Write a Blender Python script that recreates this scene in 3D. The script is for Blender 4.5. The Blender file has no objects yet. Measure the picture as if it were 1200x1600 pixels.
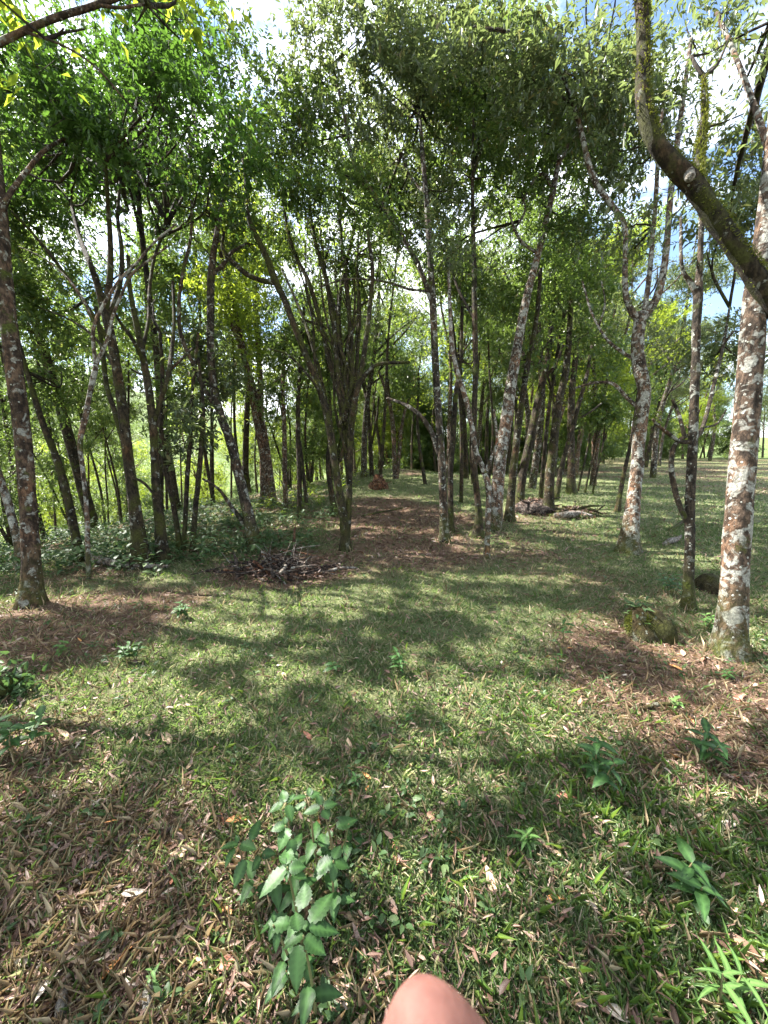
import bpy, math, random
import numpy as np
from mathutils import Vector

R = math.radians
rng = np.random.default_rng(11)
random.seed(5)
scene = bpy.context.scene
col = scene.collection

# ------------------------------------------------------------------ camera, sky, sun, exposure
CAM = np.array([0.0, 0.0, 1.40]); PITCH = R(9.5); FPX = 600.0
cd = bpy.data.cameras.new('camera'); cam = bpy.data.objects.new('camera', cd); col.objects.link(cam)
cam.location = CAM; cam.rotation_euler = (R(90) - PITCH, 0, 0)
cd.sensor_fit = 'HORIZONTAL'; cd.sensor_width = 36; cd.lens = 18
cd.clip_start = 0.01; cd.clip_end = 3000
cd.dof.use_dof = True; cd.dof.focus_distance = 3.0; cd.dof.aperture_fstop = 26
scene.camera = cam
SUN_EL, SUN_AZ = R(50), R(-62)            # azimuth from +Y, negative = to the left
SUN = np.array([math.sin(SUN_AZ)*math.cos(SUN_EL), math.cos(SUN_AZ)*math.cos(SUN_EL), math.sin(SUN_EL)])
w = bpy.data.worlds.new('World'); scene.world = w; w.use_nodes = True
nt = w.node_tree; nt.nodes.clear()
wo = nt.nodes.new('ShaderNodeOutputWorld'); bg = nt.nodes.new('ShaderNodeBackground')
sky = nt.nodes.new('ShaderNodeTexSky'); sky.sky_type = 'NISHITA'; sky.sun_disc = False
sky.sun_elevation = SUN_EL; sky.sun_rotation = SUN_AZ; sky.dust_density = 0.6; sky.altitude = 1200
tc = nt.nodes.new('ShaderNodeTexCoord'); mp = nt.nodes.new('ShaderNodeMapping'); mp.inputs['Scale'].default_value = (1, 1, 1.8)
nz = nt.nodes.new('ShaderNodeTexNoise'); nz.inputs['Scale'].default_value = 2.6; nz.inputs['Detail'].default_value = 8; nz.inputs['Roughness'].default_value = 0.6
cr = nt.nodes.new('ShaderNodeValToRGB'); cr.color_ramp.elements[0].position = 0.44; cr.color_ramp.elements[1].position = 0.58
mx = nt.nodes.new('ShaderNodeMix'); mx.data_type = 'RGBA'; mx.inputs[7].default_value = (9.0, 9.4, 10.0, 1)
L = nt.links.new
L(tc.outputs['Generated'], mp.inputs['Vector']); L(mp.outputs[0], nz.inputs['Vector']); L(nz.outputs[0], cr.inputs[0])
L(cr.outputs[0], mx.inputs[0]); L(sky.outputs[0], mx.inputs[6]); L(mx.outputs[2], bg.inputs[0]); L(bg.outputs[0], wo.inputs[0])
bg.inputs[1].default_value = 0.07
sd = bpy.data.lights.new('sun', 'SUN'); sd.energy = 5.0; sd.angle = R(0.55); sd.color = (1.0, 0.955, 0.89)
so = bpy.data.objects.new('sun', sd); col.objects.link(so)
so.rotation_euler = Vector(-SUN).to_track_quat('-Z', 'Y').to_euler()
scene.view_settings.view_transform = 'Standard'; scene.view_settings.look = 'None'
scene.view_settings.exposure = 2.65; scene.view_settings.gamma = 1.0; scene.view_settings.use_curve_mapping = False
scene.render.engine = 'CYCLES'
cy = scene.cycles
cy.max_bounces = 7; cy.diffuse_bounces = 3; cy.glossy_bounces = 2; cy.transmission_bounces = 4; cy.transparent_max_bounces = 4
cy.caustics_reflective = False; cy.caustics_refractive = False; cy.sample_clamp_indirect = 4.0
cy.use_denoising = True

# ------------------------------------------------------------------ helpers: noise, projection, meshes
def vnoise(x, y, scale, seed=0):
    x = np.asarray(x, float)/scale; y = np.asarray(y, float)/scale
    xi = np.floor(x).astype(np.int64); yi = np.floor(y).astype(np.int64); fx = x-xi; fy = y-yi
    fx = fx*fx*(3-2*fx); fy = fy*fy*(3-2*fy)
    def h(a, b):
        n = (a*374761393 + b*668265263 + seed*982451653) & 0x7fffffff
        n = ((n ^ (n >> 13))*1274126177) & 0x7fffffff
        return ((n ^ (n >> 16)) & 0xffff)/65535.0
    return (h(xi, yi)*(1-fx)+h(xi+1, yi)*fx)*(1-fy) + (h(xi, yi+1)*(1-fx)+h(xi+1, yi+1)*fx)*fy
def fnoise(x, y, s, seed=0):
    return vnoise(x, y, s, seed)*.55 + vnoise(x, y, s*.45, seed+7)*.3 + vnoise(x, y, s*.2, seed+13)*.15
def sstep(a, b, x):
    t = np.clip((np.asarray(x, float)-a)/(b-a), 0, 1); return t*t*(3-2*t)

def height(x, y):
    x = np.asarray(x, float); y = np.asarray(y, float)
    xe = np.interp(y, [-20, 2, 4, 5.2, 8.4, 12, 18.8, 30, 60, 200], [-7, -6, -4.2, -3.0, -2.4, -1.7, -0.4, 4, 12, 30])
    s = np.maximum(0, xe-x)
    d = -0.10*np.minimum(s, 4) - 0.33*np.clip(s-4, 0, 46)
    d = np.where(s > 4, d+0.1*0, d)
    rise = 78*sstep(60, 300, s)
    far = 8*sstep(60, 260, y)*sstep(-0.4, 0.6, x/(np.abs(y)+1))
    n = (fnoise(x, y, 2.2, 3)-.5)*0.10 + (fnoise(x, y, .5, 4)-.5)*0.03
    knoll = 0.45*np.exp(-((x-0.4)**2/8+(y-17)**2/18)) - 2.2*sstep(19, 34, y)*(1-sstep(.22, .5, x/(np.abs(y)+1)))
    return d + rise + far + n + knoll + (fnoise(x, y, 40, 9)-.5)*np.clip(s-20, 0, 60)*.25

cp, sp = math.cos(PITCH), math.sin(PITCH)
def ray(px, py):
    a = (px-600)/FPX; b = (800-py)/FPX
    return np.array([a, cp + b*sp, -sp + b*cp])
def P(px, py, d): return CAM + d*ray(px, py)
_TT = 0.3*(400**np.linspace(0, 1, 900)); _GC = {}
def G(px, py):                            # depth at which the pixel's ray meets the ground
    if (px, py) in _GC: return _GC[px, py]
    r = ray(px, py); t = _TT
    for _ in range(2):
        p = CAM+t[:, None]*r; below = p[:, 2] < height(p[:, 0], p[:, 1])
        k = int(np.argmax(below)) if below.any() else len(t)-1
        t = np.linspace(t[max(0, k-1)], t[k], 40)
    _GC[px, py] = float(t[-1] if not below.any() else t[-1]); return _GC[px, py]
def Zd(px, py, z):                        # depth at which the pixel's ray reaches height z
    r = ray(px, py); return (z-CAM[2])/r[2]

def build(name, V, T=None, Q=None, mat=None, parent=None, smooth=False, loc=None):
    V = np.ascontiguousarray(V, np.float32).reshape(-1, 3)
    me = bpy.data.meshes.new(name)
    nT = 0 if T is None else len(T); nQ = 0 if Q is None else len(Q)
    idx = []; 
    if nT: idx.append(np.asarray(T, np.int32).ravel())
    if nQ: idx.append(np.asarray(Q, np.int32).ravel())
    idx = np.concatenate(idx)
    me.vertices.add(len(V)); me.vertices.foreach_set('co', V.ravel())
    me.loops.add(len(idx)); me.loops.foreach_set('vertex_index', idx)
    me.polygons.add(nT+nQ)
    st = np.concatenate([np.arange(nT)*3, nT*3+np.arange(nQ)*4]).astype(np.int32)
    me.polygons.foreach_set('loop_start', st)
    if smooth: me.polygons.foreach_set('use_smooth', np.ones(nT+nQ, bool))
    me.update(calc_edges=True); 
    if mat: me.materials.append(mat)
    o = bpy.data.objects.new(name, me); col.objects.link(o)
    if loc is not None: o.location = loc
    if parent is not None: o.parent = parent
    return o
def tag(o, label=None, cat=None, group=None, kind=None):
    if label: o['label'] = label
    if cat: o['category'] = cat
    if group: o['group'] = group
    if kind: o['kind'] = kind
    return o
def empty(name, loc, label, cat, group=None):
    o = bpy.data.objects.new(name, None); col.objects.link(o); o.location = loc; o.empty_display_size = .1
    return tag(o, label, cat, group)
def copy_tree(o, parent=None):
    c = o.copy(); col.objects.link(c); c.parent = parent
    for ch in list(o.children): copy_tree(ch, c)
    return c

class Acc:                                 # collects quads/tris from many pieces of ONE part
    def __init__(s): s.V = []; s.T = []; s.Q = []; s.n = 0
    def add(s, V, T=None, Q=None):
        if T is not None and len(T): s.T.append(np.asarray(T)+s.n)
        if Q is not None and len(Q): s.Q.append(np.asarray(Q)+s.n)
        s.V.append(V); s.n += len(V)
    def build(s, name, mat, parent=None, smooth=False, org=None):
        if not s.n: return None
        V = np.concatenate(s.V)
        if org is not None: V = V-np.asarray(org)
        return build(name, V, np.concatenate(s.T) if s.T else None, np.concatenate(s.Q) if s.Q else None, mat, parent, smooth)

def resample(pts, rad, step):
    pts = np.asarray(pts, float); rad = np.asarray(rad, float)
    n = len(pts)
    if n == 2:
        k = max(2, int(np.linalg.norm(pts[1]-pts[0])/step)+1); t = np.linspace(0, 1, k)[:, None]
        return pts[0]*(1-t)+pts[1]*t, np.linspace(rad[0], rad[1], k)
    ext = np.vstack([2*pts[0]-pts[1], pts, 2*pts[-1]-pts[-2]])
    op, orr = [], []
    for i in range(n-1):
        p0, p1, p2, p3 = ext[i:i+4]; k = max(1, int(np.linalg.norm(p2-p1)/step))
        for j in range(k):
            t = j/k
            op.append(.5*((2*p1)+(-p0+p2)*t+(2*p0-5*p1+4*p2-p3)*t*t+(-p0+3*p1-3*p2+p3)*t**3))
            orr.append(rad[i]*(1-t)+rad[i+1]*t)
    op.append(pts[-1]); orr.append(rad[-1])
    return np.array(op), np.array(orr)

def tube(pts, rad, sides=8, step=None, rough=0.0, flare=0.0, seed=0):
    step = step or max(0.02, float(np.mean(rad))*1.2)
    p, r = resample(pts, rad, step)
    n = len(p)
    t = np.gradient(p, axis=0); t /= np.linalg.norm(t, axis=1)[:, None]+1e-9
    ref = np.array([1., 0, 0]) if abs(t[0, 0]) < .8 else np.array([0, 1., 0])
    u = np.empty_like(p)
    u0 = ref - t[0]*np.dot(ref, t[0]); u0 /= np.linalg.norm(u0)
    for i in range(n):
        u0 = u0 - t[i]*np.dot(u0, t[i]); u0 /= np.linalg.norm(u0)+1e-9; u[i] = u0
    v = np.cross(t, u)
    a = np.linspace(0, 2*math.pi, sides, endpoint=False)
    ln = np.concatenate([[0], np.cumsum(np.linalg.norm(np.diff(p, axis=0), axis=1))])
    rr = r[:, None]*np.ones((1, sides))
    if rough:
        A = np.cos(a)[None]; B = np.sin(a)[None]; s = ln[:, None]/max(.03, r.mean())
        nn = fnoise(A*1.6+s*.35+seed*3.1, B*1.6+seed*1.7+s*.12, .9, seed)-.5
        rr = rr*(1+rough*2*nn)
    if flare:
        f = np.exp(-np.maximum(0, ln-.1)/(r[0]*2.2)); lob = .5+.5*np.cos(a*4+seed)+.35*np.cos(a*3+seed*2.3)
        rr = rr*(1+flare*f[:, None]*(.35+.65*lob[None]))
    V = p[:, None]+rr[..., None]*(u[:, None]*np.cos(a)[None, :, None]+v[:, None]*np.sin(a)[None, :, None])
    i = np.arange(n-1)[:, None]*sides; j = np.arange(sides)[None]; jn = (j+1) % sides
    Q = np.stack([i+j, i+jn, i+sides+jn, i+sides+j], -1).reshape(-1, 4)
    V = V.reshape(-1, 3)
    m = len(V); V = np.vstack([V, p[-1]+t[-1]*r[-1]*.5, p[0]-t[0]*r[0]*.3])
    e = (n-1)*sides; k = np.arange(sides); kn = (k+1) % sides
    T = np.vstack([np.stack([e+k, e+kn, np.full(sides, m)], 1), np.stack([kn, k, np.full(sides, m+1)], 1)])
    return V, T, Q

def nrm(a): return a/(np.linalg.norm(a, axis=-1, keepdims=True)+1e-9)
def rdir(n): return nrm(rng.normal(size=(n, 3)))

def leafset(base, d, up, ln, wd, fold=.25, curl=.12, six=False):
    """arrays of leaves: 4 verts/2 tris (diamond folded on the midrib) or 7 verts/6 tris"""
    n = len(base); d = nrm(d); s = nrm(np.cross(d, up)); nn = np.cross(s, d)
    ln = ln[:, None]; wd = wd[:, None]
    if not six:
        tip = base+d*ln-nn*ln*curl
        mid = base+d*ln*.45
        l = mid+s*wd*.5+nn*wd*fold; r = mid-s*wd*.5+nn*wd*fold
        V = np.stack([base, l, tip, r], 1).reshape(-1, 3)
        T = np.array([[0, 2, 1], [0, 3, 2]])
        k = 4
    else:
        tip = base+d*ln-nn*ln*curl
        m1 = base+d*ln*.36+nn*ln*curl*.12
        a = base+d*ln*.25; b = base+d*ln*.62-nn*ln*curl*.25
        V = np.stack([base, a+s*wd*.46+nn*wd*fold, b+s*wd*.40+nn*wd*fold, tip, b-s*wd*.40+nn*wd*fold, a-s*wd*.46+nn*wd*fold, m1], 1).reshape(-1, 3)
        T = np.array([[0, 6, 1], [1, 6, 2], [2, 6, 3], [6, 4, 3], [5, 4, 6], [0, 5, 6]])
        k = 7
    return V, (T[None]+(np.arange(n)*k)[:, None, None]).reshape(-1, 3)

# ------------------------------------------------------------------ materials
def new_mat(name):
    m = bpy.data.materials.new(name); m.use_nodes = True; t = m.node_tree; t.nodes.clear()
    o = t.nodes.new('ShaderNodeOutputMaterial'); return m, t, o
def nd(t, kind, **kw):
    n = t.nodes.new('ShaderNode'+kind)
    for k, v in kw.items():
        if k in n.inputs: n.inputs[k].default_value = v
        else: setattr(n, k, v)
    return n
def ramp(t, fac, stops, interp='LINEAR'):
    r = t.nodes.new('ShaderNodeValToRGB'); e = r.color_ramp.elements; r.color_ramp.interpolation = interp
    while len(e) < len(stops): e.new(.5)
    for i, (p, c) in enumerate(stops):
        e[i].position = p; e[i].color = (*c, 1) if len(c) == 3 else c
    t.links.new(fac, r.inputs[0]); return r.outputs[0]
def mixc(t, f, a, b):
    m = t.nodes.new('ShaderNodeMix'); m.data_type = 'RGBA'
    for s, v in ((0, f), (6, a), (7, b)):
        if hasattr(v, 'is_output'): t.links.new(v, m.inputs[s])
        else: m.inputs[s].default_value = v if s == 0 else (*v, 1)
    return m.outputs[2]

def leaf_mat(name, stops, trans=.4, tcol=(.25, .42, .03), rough=.42, spec=.5):
    m, t, o = new_mat(name); g = nd(t, 'NewGeometry')
    c = ramp(t, g.outputs['Random Per Island'], stops)
    b = nd(t, 'BsdfPrincipled', Roughness=rough); b.inputs['Specular IOR Level'].default_value = spec
    t.links.new(c, b.inputs['Base Color'])
    tr = nd(t, 'BsdfTranslucent'); tm = mixc(t, .5, c, tcol); t.links.new(tm, tr.inputs[0])
    s = nd(t, 'MixShader'); s.inputs[0].default_value = trans
    t.links.new(b.outputs[0], s.inputs[1]); t.links.new(tr.outputs[0], s.inputs[2]); t.links.new(s.outputs[0], o.inputs[0]); return m

M = {}
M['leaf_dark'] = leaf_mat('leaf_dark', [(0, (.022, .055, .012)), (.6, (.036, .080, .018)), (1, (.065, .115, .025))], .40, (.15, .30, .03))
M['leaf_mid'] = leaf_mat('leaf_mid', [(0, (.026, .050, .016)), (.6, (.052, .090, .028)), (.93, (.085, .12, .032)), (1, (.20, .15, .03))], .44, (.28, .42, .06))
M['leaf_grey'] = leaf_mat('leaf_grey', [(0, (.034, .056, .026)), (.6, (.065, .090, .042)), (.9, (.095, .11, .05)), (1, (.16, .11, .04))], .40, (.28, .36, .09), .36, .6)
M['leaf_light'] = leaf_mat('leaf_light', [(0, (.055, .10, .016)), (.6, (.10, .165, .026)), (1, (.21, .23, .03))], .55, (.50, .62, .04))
M['grass'] = leaf_mat('grass', [(0, (.048, .098, .036)), (.4, (.092, .165, .058)), (.72, (.155, .215, .095)), (.80, (.33, .29, .19)), (1, (.48, .42, .31))], .38, (.30, .42, .08), .45)
M['grass_lush'] = leaf_mat('grass_lush', [(0, (.045, .10, .022)), (.6, (.085, .165, .03)), (1, (.15, .22, .05))], .38, (.32, .45, .05), .4)
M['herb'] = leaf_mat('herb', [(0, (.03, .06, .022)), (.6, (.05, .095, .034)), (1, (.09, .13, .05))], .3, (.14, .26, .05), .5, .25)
M['litter'] = leaf_mat('litter', [(0, (.036, .021, .015)), (.25, (.088, .048, .034)), (.55, (.145, .084, .062)), (.85, (.20, .128, .098)), (.97, (.28, .20, .16)), (1, (.38, .31, .26))], .12, (.35, .18, .06), .55, .35)
M['straw'] = leaf_mat('straw', [(0, (.18, .12, .07)), (.5, (.34, .25, .15)), (1, (.50, .42, .28))], .2, (.4, .3, .12), .5)
M['moss'] = leaf_mat('moss', [(0, (.035, .05, .008)), (.6, (.08, .10, .014)), (1, (.16, .16, .03))], .3, (.3, .32, .04), .7, .2)

def bark_mat(name, dark, mid, lichen, amount, moss, mosscol=(.07, .085, .015), patch=9.0, foot=1.0):
    m, t, o = new_mat(name); L = t.links.new
    tcn = nd(t, 'TexCoord'); oi = nd(t, 'ObjectInfo')
    ad = nd(t, 'VectorMath', operation='MULTIPLY_ADD'); L(oi.outputs['Random'], ad.inputs[0]); ad.inputs[1].default_value = (37, 19, 53); L(tcn.outputs['Object'], ad.inputs[2])
    mp = nd(t, 'Mapping'); mp.inputs['Scale'].default_value = (1, 1, .55); L(ad.outputs[0], mp.inputs[0])
    n1 = nd(t, 'TexNoise', Scale=26.0, Detail=7.0, Roughness=.7); L(mp.outputs[0], n1.inputs['Vector'])
    base = ramp(t, n1.outputs[0], [(.34, tuple(c*.6 for c in dark)), (.45, dark), (.56, mid), (.70, tuple(min(1, c*1.7) for c in mid))])
    ns = nd(t, 'TexNoise', Scale=3.2, Detail=5.0, Roughness=.6); L(ad.outputs[0], ns.inputs['Vector'])
    hue = ramp(t, ns.outputs[0], [(.35, (.55, .55, .55)), (.5, (1, 1, 1)), (.62, (1.35, 1.15, 1.0)), (.72, (1.5, .95, .65))]); mu = t.nodes.new('ShaderNodeMix'); mu.data_type = 'RGBA'; mu.blend_type = 'MULTIPLY'; mu.inputs[0].default_value = 1; L(base, mu.inputs[6]); L(hue, mu.inputs[7]); base = mu.outputs[2]
    # big lichen blotches, broken by finer noise
    n2 = nd(t, 'TexNoise', Scale=patch, Detail=6.0, Roughness=.62, Distortion=.6); L(ad.outputs[0], n2.inputs['Vector'])
    f2 = ramp(t, n2.outputs[0], [(.575-amount*.32, (0, 0, 0)), (.625-amount*.32, (.75, .75, .75)), (.72-amount*.32, (1, 1, 1))])
    n3 = nd(t, 'TexNoise', Scale=60.0, Detail=4.0, Roughness=.6); L(ad.outputs[0], n3.inputs['Vector'])
    lic = ramp(t, n3.outputs[0], [(.28, tuple(c*.22 for c in lichen)), (.42, tuple(c*.55 for c in lichen)), (.52, tuple(c*.8 for c in lichen)), (.7, lichen)])
    c = mixc(t, f2, base, lic)
    # small round spots
    vo = nd(t, 'TexVoronoi', Scale=patch*2.6); vo.inputs['Randomness'].default_value = 1; L(ad.outputs[0], vo.inputs['Vector'])
    fs = ramp(t, vo.outputs['Distance'], [(.20+amount*.12, (1, 1, 1)), (.26+amount*.12, (0, 0, 0))])
    sel = ramp(t, vo.outputs['Color'], [(.74-amount*.8, (0, 0, 0)), (.76-amount*.8, (1, 1, 1))])
    mm = nd(t, 'Math', operation='MULTIPLY'); L(fs, mm.inputs[0]); L(sel, mm.inputs[1])
    c = mixc(t, mm.outputs[0], c, tuple(x*1.05 for x in lichen))
    # moss
    n4 = nd(t, 'TexNoise', Scale=5.0, Detail=5.0, Roughness=.65); L(ad.outputs[0], n4.inputs['Vector'])
    f4 = ramp(t, n4.outputs[0], [(.66-moss*.36, (0, 0, 0)), (.76-moss*.36, (1, 1, 1))])
    sx = nd(t, 'SeparateXYZ'); L(tcn.outputs['Object'], sx.inputs[0])
    low = nd(t, 'MapRange'); low.inputs[1].default_value = .55; low.inputs[2].default_value = -.05; low.inputs[4].default_value = foot; L(sx.outputs[2], low.inputs[0])
    lo2 = nd(t, 'Math', operation='MULTIPLY'); L(low.outputs[0], lo2.inputs[0]); nl = ramp(t, n4.outputs[0], [(.36, (0, 0, 0)), (.56, (1, 1, 1))]); L(nl, lo2.inputs[1])
    mx4 = nd(t, 'Math', operation='MAXIMUM'); L(f4, mx4.inputs[0]); L(lo2.outputs[0], mx4.inputs[1]); f4 = mx4.outputs[0]
    mc = ramp(t, n3.outputs[0], [(.3, tuple(x*.4 for x in mosscol)), (.6, mosscol), (.8, tuple(x*1.6 for x in mosscol))])
    c = mixc(t, f4, c, mc)
    b = nd(t, 'BsdfPrincipled', Roughness=.9); b.inputs['Specular IOR Level'].default_value = .2
    L(c, b.inputs['Base Color'])
    h = nd(t, 'Math', operation='ADD'); L(n1.outputs[0], h.inputs[0]); L(mm.outputs[0], h.inputs[1])
    wv = nd(t, 'TexNoise', Scale=13.0, Detail=6.0, Roughness=.75); m2 = nd(t, 'Mapping'); m2.inputs['Scale'].default_value = (3, 3, .5); L(ad.outputs[0], m2.inputs[0]); L(m2.outputs[0], wv.inputs['Vector']); h2 = nd(t, 'Math', operation='ADD'); L(h.outputs[0], h2.inputs[0]); L(wv.outputs[0], h2.inputs[1]); h = h2
    bp = nd(t, 'Bump', Strength=1.0, Distance=.03); L(h.outputs[0], bp.inputs['Height']); L(bp.outputs[0], b.inputs['Normal'])
    L(b.outputs[0], o.inputs[0]); return m
M['bark_pale'] = bark_mat('bark_pale', (.045, .032, .023), (.135, .092, .064), (.42, .42, .37), .22, .18, patch=12)
M['bark_lichen'] = bark_mat('bark_lichen', (.024, .019, .014), (.068, .052, .037), (.38, .39, .34), .06, .24, patch=12)
M['bark_dark'] = bark_mat('bark_dark', (.016, .012, .008), (.044, .034, .022), (.26, .27, .23), -.12, .30, patch=12)
M['bark_moss'] = bark_mat('bark_moss', (.016, .012, .007), (.044, .034, .020), (.30, .31, .26), -.05, .46, (.050, .052, .012), patch=11)
M['bark_brown'] = bark_mat('bark_brown', (.035, .023, .016), (.10, .066, .043), (.36, .36, .31), .04, .24, patch=13)
M['deadwood'] = bark_mat('deadwood', (.06, .05, .04), (.17, .14, .11), (.36, .34, .30), .25, .05, patch=16, foot=0.0)
M['char'] = bark_mat('char', (.012, .010, .010), (.05, .035, .028), (.22, .18, .15), .12, 0, patch=18, foot=0.0)
M['redwood'] = bark_mat('redwood', (.03, .015, .010), (.10, .045, .024), (.30, .18, .10), .1, 0, patch=18, foot=0.0)

def ground_mat():
    m, t, o = new_mat('forest_floor'); L = t.links.new
    tcn = nd(t, 'TexCoord'); at = nd(t, 'Attribute', attribute_name='grassy'); fr = nd(t, 'Attribute', attribute_name='wooded')
    n1 = nd(t, 'TexNoise', Scale=18.0, Detail=8.0, Roughness=.75); L(tcn.outputs['Object'], n1.inputs['Vector'])
    n2 = nd(t, 'TexNoise', Scale=70.0, Detail=4.0, Roughness=.7); L(tcn.outputs['Object'], n2.inputs['Vector'])
    soil = ramp(t, n1.outputs[0], [(.3, (.055, .034, .022)), (.5, (.13, .082, .055)), (.7, (.24, .165, .115))])
    gr = ramp(t, n2.outputs[0], [(.3, (.068, .082, .036)), (.55, (.13, .145, .064)), (.75, (.26, .23, .145))])
    c = mixc(t, at.outputs['Fac'], soil, gr)
    n3 = nd(t, 'TexNoise', Scale=.35, Detail=9.0, Roughness=.7); L(tcn.outputs['Object'], n3.inputs['Vector'])
    wd = ramp(t, n3.outputs[0], [(.3, (.04, .06, .02)), (.5, (.085, .12, .035)), (.7, (.15, .18, .06))])
    c = mixc(t, fr.outputs['Fac'], c, wd)
    b = nd(t, 'BsdfPrincipled', Roughness=.95); b.inputs['Specular IOR Level'].default_value = .15; L(c, b.inputs['Base Color'])
    ad = nd(t, 'Math', operation='ADD'); L(n1.outputs[0], ad.inputs[0]); L(n2.outputs[0], ad.inputs[1])
    bp = nd(t, 'Bump', Strength=.9, Distance=.03); L(ad.outputs[0], bp.inputs['Height']); L(bp.outputs[0], b.inputs['Normal'])
    L(b.outputs[0], o.inputs[0]); return m
M['ground'] = ground_mat()

def plant_mat(name, c1, c2, tcol, rough=.33, trans=.16):
    m, t, o = new_mat(name); L = t.links.new; tcn = nd(t, 'TexCoord'); oi = nd(t, 'ObjectInfo')
    n = nd(t, 'TexNoise', Scale=40.0, Detail=5.0); L(tcn.outputs['Object'], n.inputs['Vector'])
    f = nd(t, 'Math', operation='MULTIPLY_ADD'); L(n.outputs[0], f.inputs[0]); f.inputs[1].default_value = .3; 
    g = nd(t, 'Math', operation='MULTIPLY'); L(oi.outputs['Random'], g.inputs[0]); g.inputs[1].default_value = .8; L(g.outputs[0], f.inputs[2])
    c = mixc(t, f.outputs[0], c1, c2)
    at = nd(t, 'Attribute', attribute_name='vein'); vc = mixc(t, at.outputs['Fac'], c, tuple(min(1, x*1.6) for x in c2))
    b = nd(t, 'BsdfPrincipled', Roughness=rough+.12); b.inputs['Specular IOR Level'].default_value = .28; L(vc, b.inputs['Base Color'])
    bp = nd(t, 'Bump', Strength=.5, Distance=.004); L(n.outputs[0], bp.inputs['Height']); L(bp.outputs[0], b.inputs['Normal'])
    tr = nd(t, 'BsdfTranslucent'); tr.inputs[0].default_value = (*tcol, 1)
    s = nd(t, 'MixShader'); s.inputs[0].default_value = trans; L(b.outputs[0], s.inputs[1]); L(tr.outputs[0], s.inputs[2]); L(s.outputs[0], o.inputs[0]); return m
M['plant'] = plant_mat('plant', (.009, .030, .008), (.032, .074, .019), (.13, .28, .035), .36)
M['plant_light'] = plant_mat('plant_light', (.035, .08, .02), (.075, .14, .036), (.20, .36, .05), .4, .22)
M['stem'] = plant_mat('stem', (.10, .12, .04), (.16, .12, .06), (.2, .2, .05), .6, .05)
def brown_leaf(name, a, b_):
    m = plant_mat(name, a, b_, tuple(x*1.2 for x in b_), .55, .10); return m
M['fl_tan'] = brown_leaf('fallen_tan', (.22, .14, .085), (.42, .30, .20))
M['fl_orange'] = brown_leaf('fallen_orange', (.24, .10, .035), (.46, .22, .085))
M['fl_brown'] = brown_leaf('fallen_brown', (.09, .05, .03), (.22, .13, .085))
M['fl_grey'] = brown_leaf('fallen_grey', (.22, .18, .145), (.42, .36, .30))
M['fl_red'] = brown_leaf('fallen_red', (.13, .05, .03), (.30, .13, .085))

# ------------------------------------------------------------------ where the sun breaks through (gaps in the canopy, pruned below)
def ground_pt(px, py):
    p = P(px, py, G(px, py)); return p[:2]
LIT = []
for (px, py, rx, ry) in [(560, 930, 150, 30), (710, 935, 100, 28), (640, 905, 180, 16), (820, 905, 110, 12), (400, 985, 60, 12), (520, 1005, 60, 14), (330, 1030, 50, 12), (450, 1055, 60, 16), (570, 1085, 50, 16), (360, 1130, 50, 16), (40, 1560, 60, 40), (330, 1240, 60, 30), (150, 1220, 70, 22), (850, 990, 150, 22), (880, 960, 90, 16), (740, 1060, 130, 60), (680, 1140, 90, 60),
                         (900, 830, 90, 16), (780, 850, 90, 16), (980, 880, 150, 14), (1100, 870, 60, 12), (620, 870, 70, 8), (120, 1090, 170, 45), (60, 1140, 90, 35),
                         (250, 1120, 120, 40), (20, 945, 60, 22), (160, 940, 90, 10), (700, 1220, 110, 45), (470, 1370, 120, 150), (680, 1500, 150, 90), (930, 1370, 100, 50), (1040, 1100, 120, 40),
                         (1060, 1020, 90, 20), (880, 1130, 100, 30), (1140, 740, 60, 14), (960, 730, 120, 10), (1080, 1250, 80, 30), (600, 1300, 90, 40), (880, 1530, 60, 50)]:
    c = ground_pt(px, py); a = ground_pt(px+rx, py); b = ground_pt(px, py-ry)
    LIT.append((c[0], c[1], abs(a[0]-c[0])+.02, abs(b[1]-c[1])+.02))
LIT = np.array(LIT)
def sunlit(p, pk=1.0):
    """for leaves at p: True where a gap is needed so that the sun reaches the floor as in the photograph"""
    g = p[:, :2]-SUN[:2]*(p[:, 2:3]/SUN[2])
    near = (g[:, 1] > -.3) & (g[:, 1] < 9.5) & (np.abs(g[:, 0]) < g[:, 1]*1.15+.6)
    wob = (fnoise(g[:, 0], g[:, 1], .30, 5)-.5)*1.1
    hit = np.zeros(len(p), bool)
    for (cx, cy_, rx, ry) in LIT: hit |= ((g[:, 0]-cx)/rx)**2+((g[:, 1]-cy_)/ry)**2 < 1+wob
    hit &= fnoise(g[:, 0]*.45, g[:, 1], .24, 88)+.25*(fnoise(g[:, 0], g[:, 1], .12, 89)-.5) > .36
    fleck = fnoise(g[:, 0], g[:, 1], .26, 77) > .60
    far = fnoise(g[:, 0]*.5, g[:, 1], 1.3, 21) > .52
    u = rng.random(len(p))
    return np.where(near, (hit & (u < .98)) | (fleck & (u < .9)), far & (u < np.where((g[:, 0] > 0) & (g[:, 1] < 26), .8, .2))) & (rng.random(len(p)) < pk)

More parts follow.
